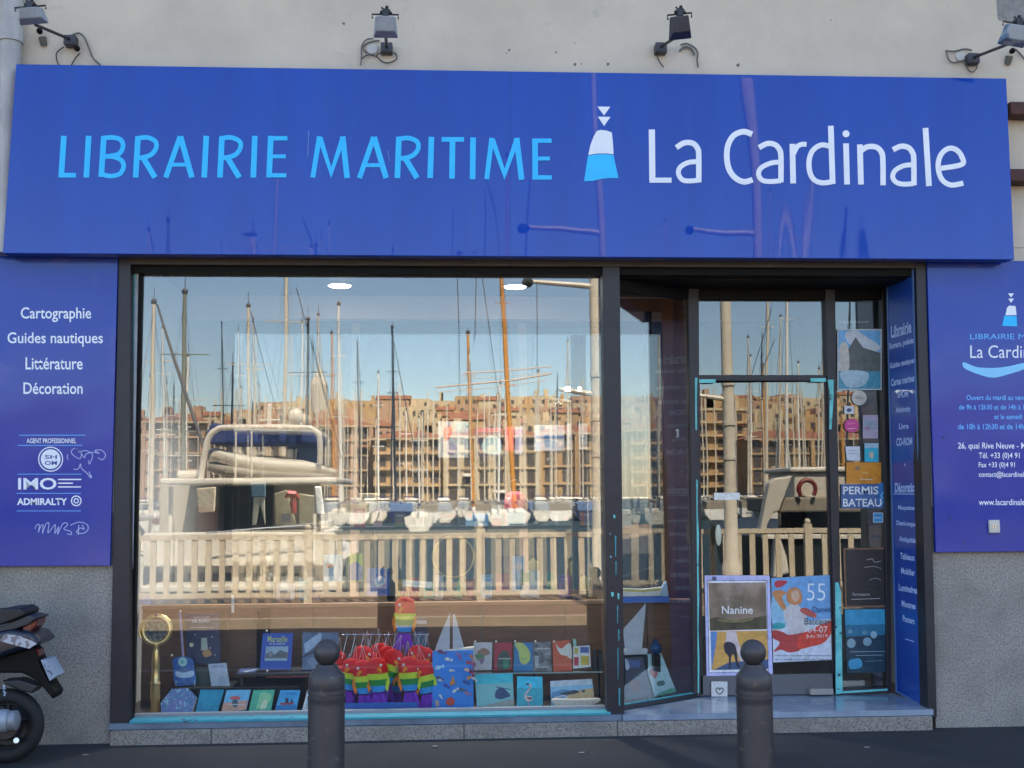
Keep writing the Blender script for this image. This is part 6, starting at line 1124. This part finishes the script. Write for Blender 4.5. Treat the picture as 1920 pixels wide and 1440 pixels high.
for rng, n, x0, x1 in ((143, 50, 400, 1700), (156, 52, 230, 1700), (174, 56, 220, 1720), (196, 60, 200, 1740), (216, 62, 200, 1740)):
    for i in range(n):
        k = random.choice((0, 0, 1, 1, 2, 2, 3)) if rng > 80 or True else random.choice((0, 2)); px_ = x0+(x1-x0)*(i+.5+random.uniform(-.25, .25))/n; p = R(px_, 930, rng)
        t = protos[k] if n_ < 4 and k == n_ else copy_tree(protos[k]); t.location = (p.x, p.y+random.uniform(-3, 3), WZ)
        t.rotation_euler.z = random.uniform(-.06, .06); t['label'] = ['far white sloop with a bare mast', 'far cream sailboat with a tall cabin', 'far white motor cruiser with a blue canopy', 'far navy hulled sailboat'][k] + ' moored in the rows across the harbour'
for t in protos:
    if abs(t.location.x) < 1e-6 and abs(t.location.y) < 1e-6:
        p = R(random.uniform(300, 1500), 930, 200); t.location = (p.x, p.y, WZ); k = protos.index(t); t['label'] = ['far white sloop with a bare mast', 'far cream sailboat with a tall cabin', 'far white motor cruiser with a blue canopy', 'far navy hulled sailboat'][k] + ' moored in the rows across the harbour'
# ------------------------------------------------------------------ far quay buildings
STONE = [M('ochre stone', (.52, .33, .16), .85, col2=(.44, .28, .14), scale=.3), M('cream stone', (.58, .45, .28), .85, col2=(.50, .38, .24), scale=.3), M('rose stone', (.50, .30, .19), .85, col2=(.43, .27, .17), scale=.3)]
TILE = M('terracotta tile', (.32, .125, .065), .85, col2=(.25, .11, .06), scale=1.2); WIN = M('far window hazed', (.075, .062, .055), .4, col2=(.13, .10, .08), scale=.9)  # window tone lifted to paint in the haze over the far quay
wmesh = {}; rb_ = random.Random(9)
def far_building(label, x0, x1, ytop, rng, floors, stone, roof=True, ybase=948, wide=1.5, gap=2.6, dep=14, group='buildings on the far quay', pil=False):
    a, b = R(x0, ytop, rng), R(x1, ytop, rng); zb = -1.0 if ybase is None else .6; xx0, xx1 = min(a.x, b.x), max(a.x, b.x); Yf = a.y; zt_ = a.z
    t = thing('apartment_building', label, 'building', ((xx0+xx1)/2, Yf-dep/2, zb), group)
    bm = BM(); box(bm, xx0, xx1, Yf-dep, Yf, zb, zt_); obj('wall', bm, stone, t)
    if roof:
        bm = BM(); e = .9; h = 1.9; v = [bm.verts.new(p) for p in ((xx0-e, Yf+e, zt_+.01), (xx1+e, Yf+e, zt_+.01), (xx1+e, Yf-dep-e, zt_+.01), (xx0-e, Yf-dep-e, zt_+.01), (xx0+dep*.3, Yf-dep/2, zt_+h), (xx1-dep*.3, Yf-dep/2, zt_+h))]
        for f in ((0, 1, 5, 4), (1, 2, 5), (2, 3, 4, 5), (3, 0, 4), (0, 3, 2, 1)): bm.faces.new([v[i] for i in f])
        obj('roof', bm, TILE, t)
        bx_ = BM(); box(bx_, xx0-.95, xx1+.95, Yf+.005, Yf+.95, zt_-.35, zt_+.005); obj('cornice', bx_, STONE[1], t)
    else:
        bm = BM(); box(bm, xx0-.3, xx1+.3, Yf-dep, Yf+.3, zt_+.002, zt_+.5); obj('parapet', bm, STONE[1], t)
    fh = (zt_-zb)/floors; n = max(2, int((xx1-xx0)/gap)); sp_ = (xx1-xx0)/n
    key = (round(wide, 1), round(fh, 1), pil); hf = .38 if pil else .30; wd_ = sp_*.52 if pil else wide; key = (round(wd_, 2), round(fh, 1), pil)
    if key not in wmesh:
        bm = BM(); box(bm, -wd_/2, wd_/2, 0.01, .05, -fh*hf, fh*hf); me = bpy.data.meshes.new('window'); bm.to_mesh(me); bm.free(); me.materials.append(WIN); wmesh[key] = me
    for fl in range(floors):
        for i in range(n):
            o = bpy.data.objects.new('window', wmesh[key]); COL.objects.link(o); o.parent = t; o.location = (xx0+sp_*(i+.5)-(xx0+xx1)/2, dep/2, fh*(fl+.5))
        if fl:
            bm = BM(); box(bm, xx0, xx1, Yf+.01, Yf+(.9 if not pil else .35), zb+fh*fl-.09, zb+fh*fl+.12); obj('balcony', bm, STONE[1], t)
    for i in range(n):
        if rb_.random() < .16:
            bm = BM(); xc_ = xx0+sp_*(i+.5); zf_ = zb+fh*(rb_.randrange(floors)+.62); prism(bm, [V((xc_-sp_*.4, Yf+.02, zf_+.3)), V((xc_-sp_*.4, Yf+1.2, zf_-.15)), V((xc_-sp_*.4, Yf+1.2, zf_-.25)), V((xc_-sp_*.4, Yf+.02, zf_+.2))], (sp_*.8, 0, 0)); obj('awning', bm, rb_.choice((HULLW, TAN, CANV, TILE)), t)
    for i in range(3):
        xc_ = rb_.uniform(xx0+2, xx1-2); bm = BM(); box(bm, xc_-.8, xc_+.8, Yf-dep*.5, Yf-dep*.38, zt_+.6, zt_+rb_.uniform(2.6, 4)); obj('chimney', bm, stone, t)
    if pil:
        for i in range(0, n+1, 2): bm = BM(); x_ = xx0+sp_*i; box(bm, x_-.4, x_+.4, Yf+.36, Yf+.9, zb, zt_-.4); obj('pilaster', bm, stone, t)
    return t
FB_ = [('ochre stone block with a red roof at the far left of the quay', 150, 268, 800, 236, 5, 0, 1, 0), ('red roofed block behind the left masts', 272, 384, 790, 232, 5, 2, 1, 1), ('long cream block behind the yacht', 388, 560, 806, 240, 5, 1, 1, 1), ('rose stone block right of the yacht', 564, 696, 798, 238, 5, 2, 1, 1),
       ('low terracotta roofed block in the middle of the far quay', 700, 830, 822, 230, 4, 0, 1, 0), ('wide ochre block with tall stone piers', 834, 1010, 818, 228, 4, 1, 1, 1), ('cream block behind the lamp post', 1014, 1180, 812, 232, 4, 0, 1, 1), ('rose block seen in the side window', 1184, 1300, 806, 230, 5, 2, 1, 0),
       ('tall ochre block with narrow windows left in the door glass', 1304, 1402, 770, 236, 7, 0, 0, 0), ('ochre block with a wide red roof and deep bays in the door glass', 1406, 1640, 822, 226, 4, 0, 1, 1), ('cream block right of the entrance reflection', 1644, 1850, 805, 232, 5, 1, 1, 0)]
FB_ += [('%s stone block on the far quay beyond the %s edge of the mirrored view' % (('ochre', 'cream', 'rose')[k % 3], sd_), x0_, x0_+150, 806+(k*37) % 20, 233, 5, k % 3, 1, k % 2) for sd_, xs0_ in (('left', (-10, -165, -320, -475, -630)), ('right', (1856, 2010, 2165, 2320))) for k, x0_ in enumerate(xs0_)]
for i, (lb, x0, x1, yt_, rng, fl, st_, rf, pil) in enumerate(FB_): far_building(lb, x0, x1, yt_, rng, fl, STONE[st_], bool(rf), pil=bool(pil), gap=3.0)
# hillside town: stepped houses
random.seed(5)
hl = BM(); 
nx, ny = 60, 12; vv = []
for j in range(ny+1):
    row = []
    for i in range(nx+1):
        X = -420+900*i/nx; y = -255-j*32; row.append(hl.verts.new((X, y, -.5 + 1.0*j + 30*(1-math.exp(-max(0, j-.5)*.32))*(.8+.25*math.sin(X*.011+1))) if j else (X, y, -1)))
    vv.append(row)
for j in range(ny):
    for i in range(nx): hl.faces.new((vv[j][i], vv[j][i+1], vv[j+1][i+1], vv[j+1][i]))
struct('hillside', hl, M('hill scrub', (.20, .17, .10), .95, col2=(.10, .12, .06), scale=.05))
def hill_y(px):
    pts = [(-700, 785), (150, 778), (260, 775), (330, 765), (400, 770), (470, 758), (520, 745), (560, 752), (640, 748), (720, 752), (800, 750), (860, 742), (900, 738), (960, 745), (1060, 742), (1120, 744), (1300, 742), (1340, 730), (1420, 745), (1560, 735), (1700, 750), (1900, 760), (2600, 770)]
    for (a, ya), (b, yb) in zip(pts, pts[1:]):
        if a <= px <= b: return ya+(yb-ya)*(px-a)/(b-a)
    return 760
cnt = 0
for tier, (rng, dy) in enumerate(((262, 44), (300, 28), (340, 14), (390, 2))):
    px_ = -640
    while px_ < 2480:
        wpx_ = random.uniform(30, 70) if 200 < px_ < 1720 else random.uniform(80, 120); yt_ = hill_y(px_)+dy+random.uniform(-6, 8)
        a, b = R(px_, yt_, rng), R(px_+wpx_, yt_, rng); fl = 3; hgt = 10.5 + tier*1.5; zb = a.z-hgt
        t = thing('hillside_house', ['cream', 'ochre', 'rose', 'yellow'][cnt % 4] + ' town house with small dark windows on the hillside above the far quay', 'house', ((a.x+b.x)/2, a.y-5, zb), 'town houses on the far hillside')
        st_ = [STONE[1], STONE[0], STONE[2], M('pale sand plaster', (.56, .43, .27), .85)][cnt % 4]; bm = BM(); box(bm, min(a.x, b.x), max(a.x, b.x), a.y-10, a.y, zb-14, a.z); obj('wall', bm, st_, t)
        if random.random() < .22:
            bm = BM(); X0_, X1_ = min(a.x, b.x)-.3, max(a.x, b.x)+.3; v = [bm.verts.new(p) for p in ((X0_, a.y+.3, a.z+.01), (X1_, a.y+.3, a.z+.01), (X1_, a.y-10.3, a.z+.01), (X0_, a.y-10.3, a.z+.01), (X0_, a.y-5, a.z+1.6), (X1_, a.y-5, a.z+1.6))]
            for f in ((0, 1, 5, 4), (1, 2, 5), (2, 3, 4, 5), (3, 0, 4), (0, 3, 2, 1)): bm.faces.new([v[i] for i in f])
            obj('roof', bm, TILE, t)
        for _ in range(random.choice((0, 1, 1, 2))):
            cxx = random.uniform(min(a.x, b.x)+1, max(a.x, b.x)-1); s_ = random.uniform(.5, 1.6); bm = BM(); box(bm, cxx-s_/2, cxx+s_/2, a.y-random.uniform(4, 7), a.y-3, a.z-.5, a.z+random.uniform(1.5, 3)); obj(random.choice(('chimney', 'roof_room')), bm, st_, t)
        if 'hw' not in wmesh:
            bm = BM(); box(bm, -.5, .5, .01, .05, -.8, .8); me = bpy.data.meshes.new('window'); bm.to_mesh(me); bm.free(); me.materials.append(WIN); wmesh['hw'] = me
        nn = max(2, int(abs(b.x-a.x)/2.6))
        bm = BM()
        for f_ in range(4):
            for i in range(nn):
                if random.random() < .85: x_ = min(a.x, b.x)+abs(b.x-a.x)*(i+.5)/nn; box(bm, x_-.5, x_+.5, a.y+.01, a.y+.06, a.z-1.2-f_*3.0-1.5, a.z-1.2-f_*3.0)
        tag(obj('window', bm, WIN, t), kind='stuff')
        px_ += wpx_+random.uniform(-4, 5); cnt += 1
ct = thing('church_tower', 'pale stone church tower with a pointed top standing over the far roofs', 'tower', R(598, 760, 330)); a, b = R(582, 720, 330), R(612, 780, 330)
bm = BM(); box(bm, a.x, b.x, a.y-5, a.y, b.z-12, a.z); obj('tower_shaft', bm, M('pale limestone', (.52, .46, .38), .9), ct); bm = BM(); v = [bm.verts.new(p) for p in ((a.x, a.y, a.z+.02), (b.x, a.y, a.z+.02), (b.x, a.y-5, a.z+.02), (a.x, a.y-5, a.z+.02), ((a.x+b.x)/2, a.y-2.5, R(597, 680, 330).z))]
for f in ((0, 1, 4), (1, 2, 4), (2, 3, 4), (3, 0, 4), (0, 3, 2, 1)): bm.faces.new([v[i] for i in f])
obj('spire', bm, MATS['pale limestone'], ct)
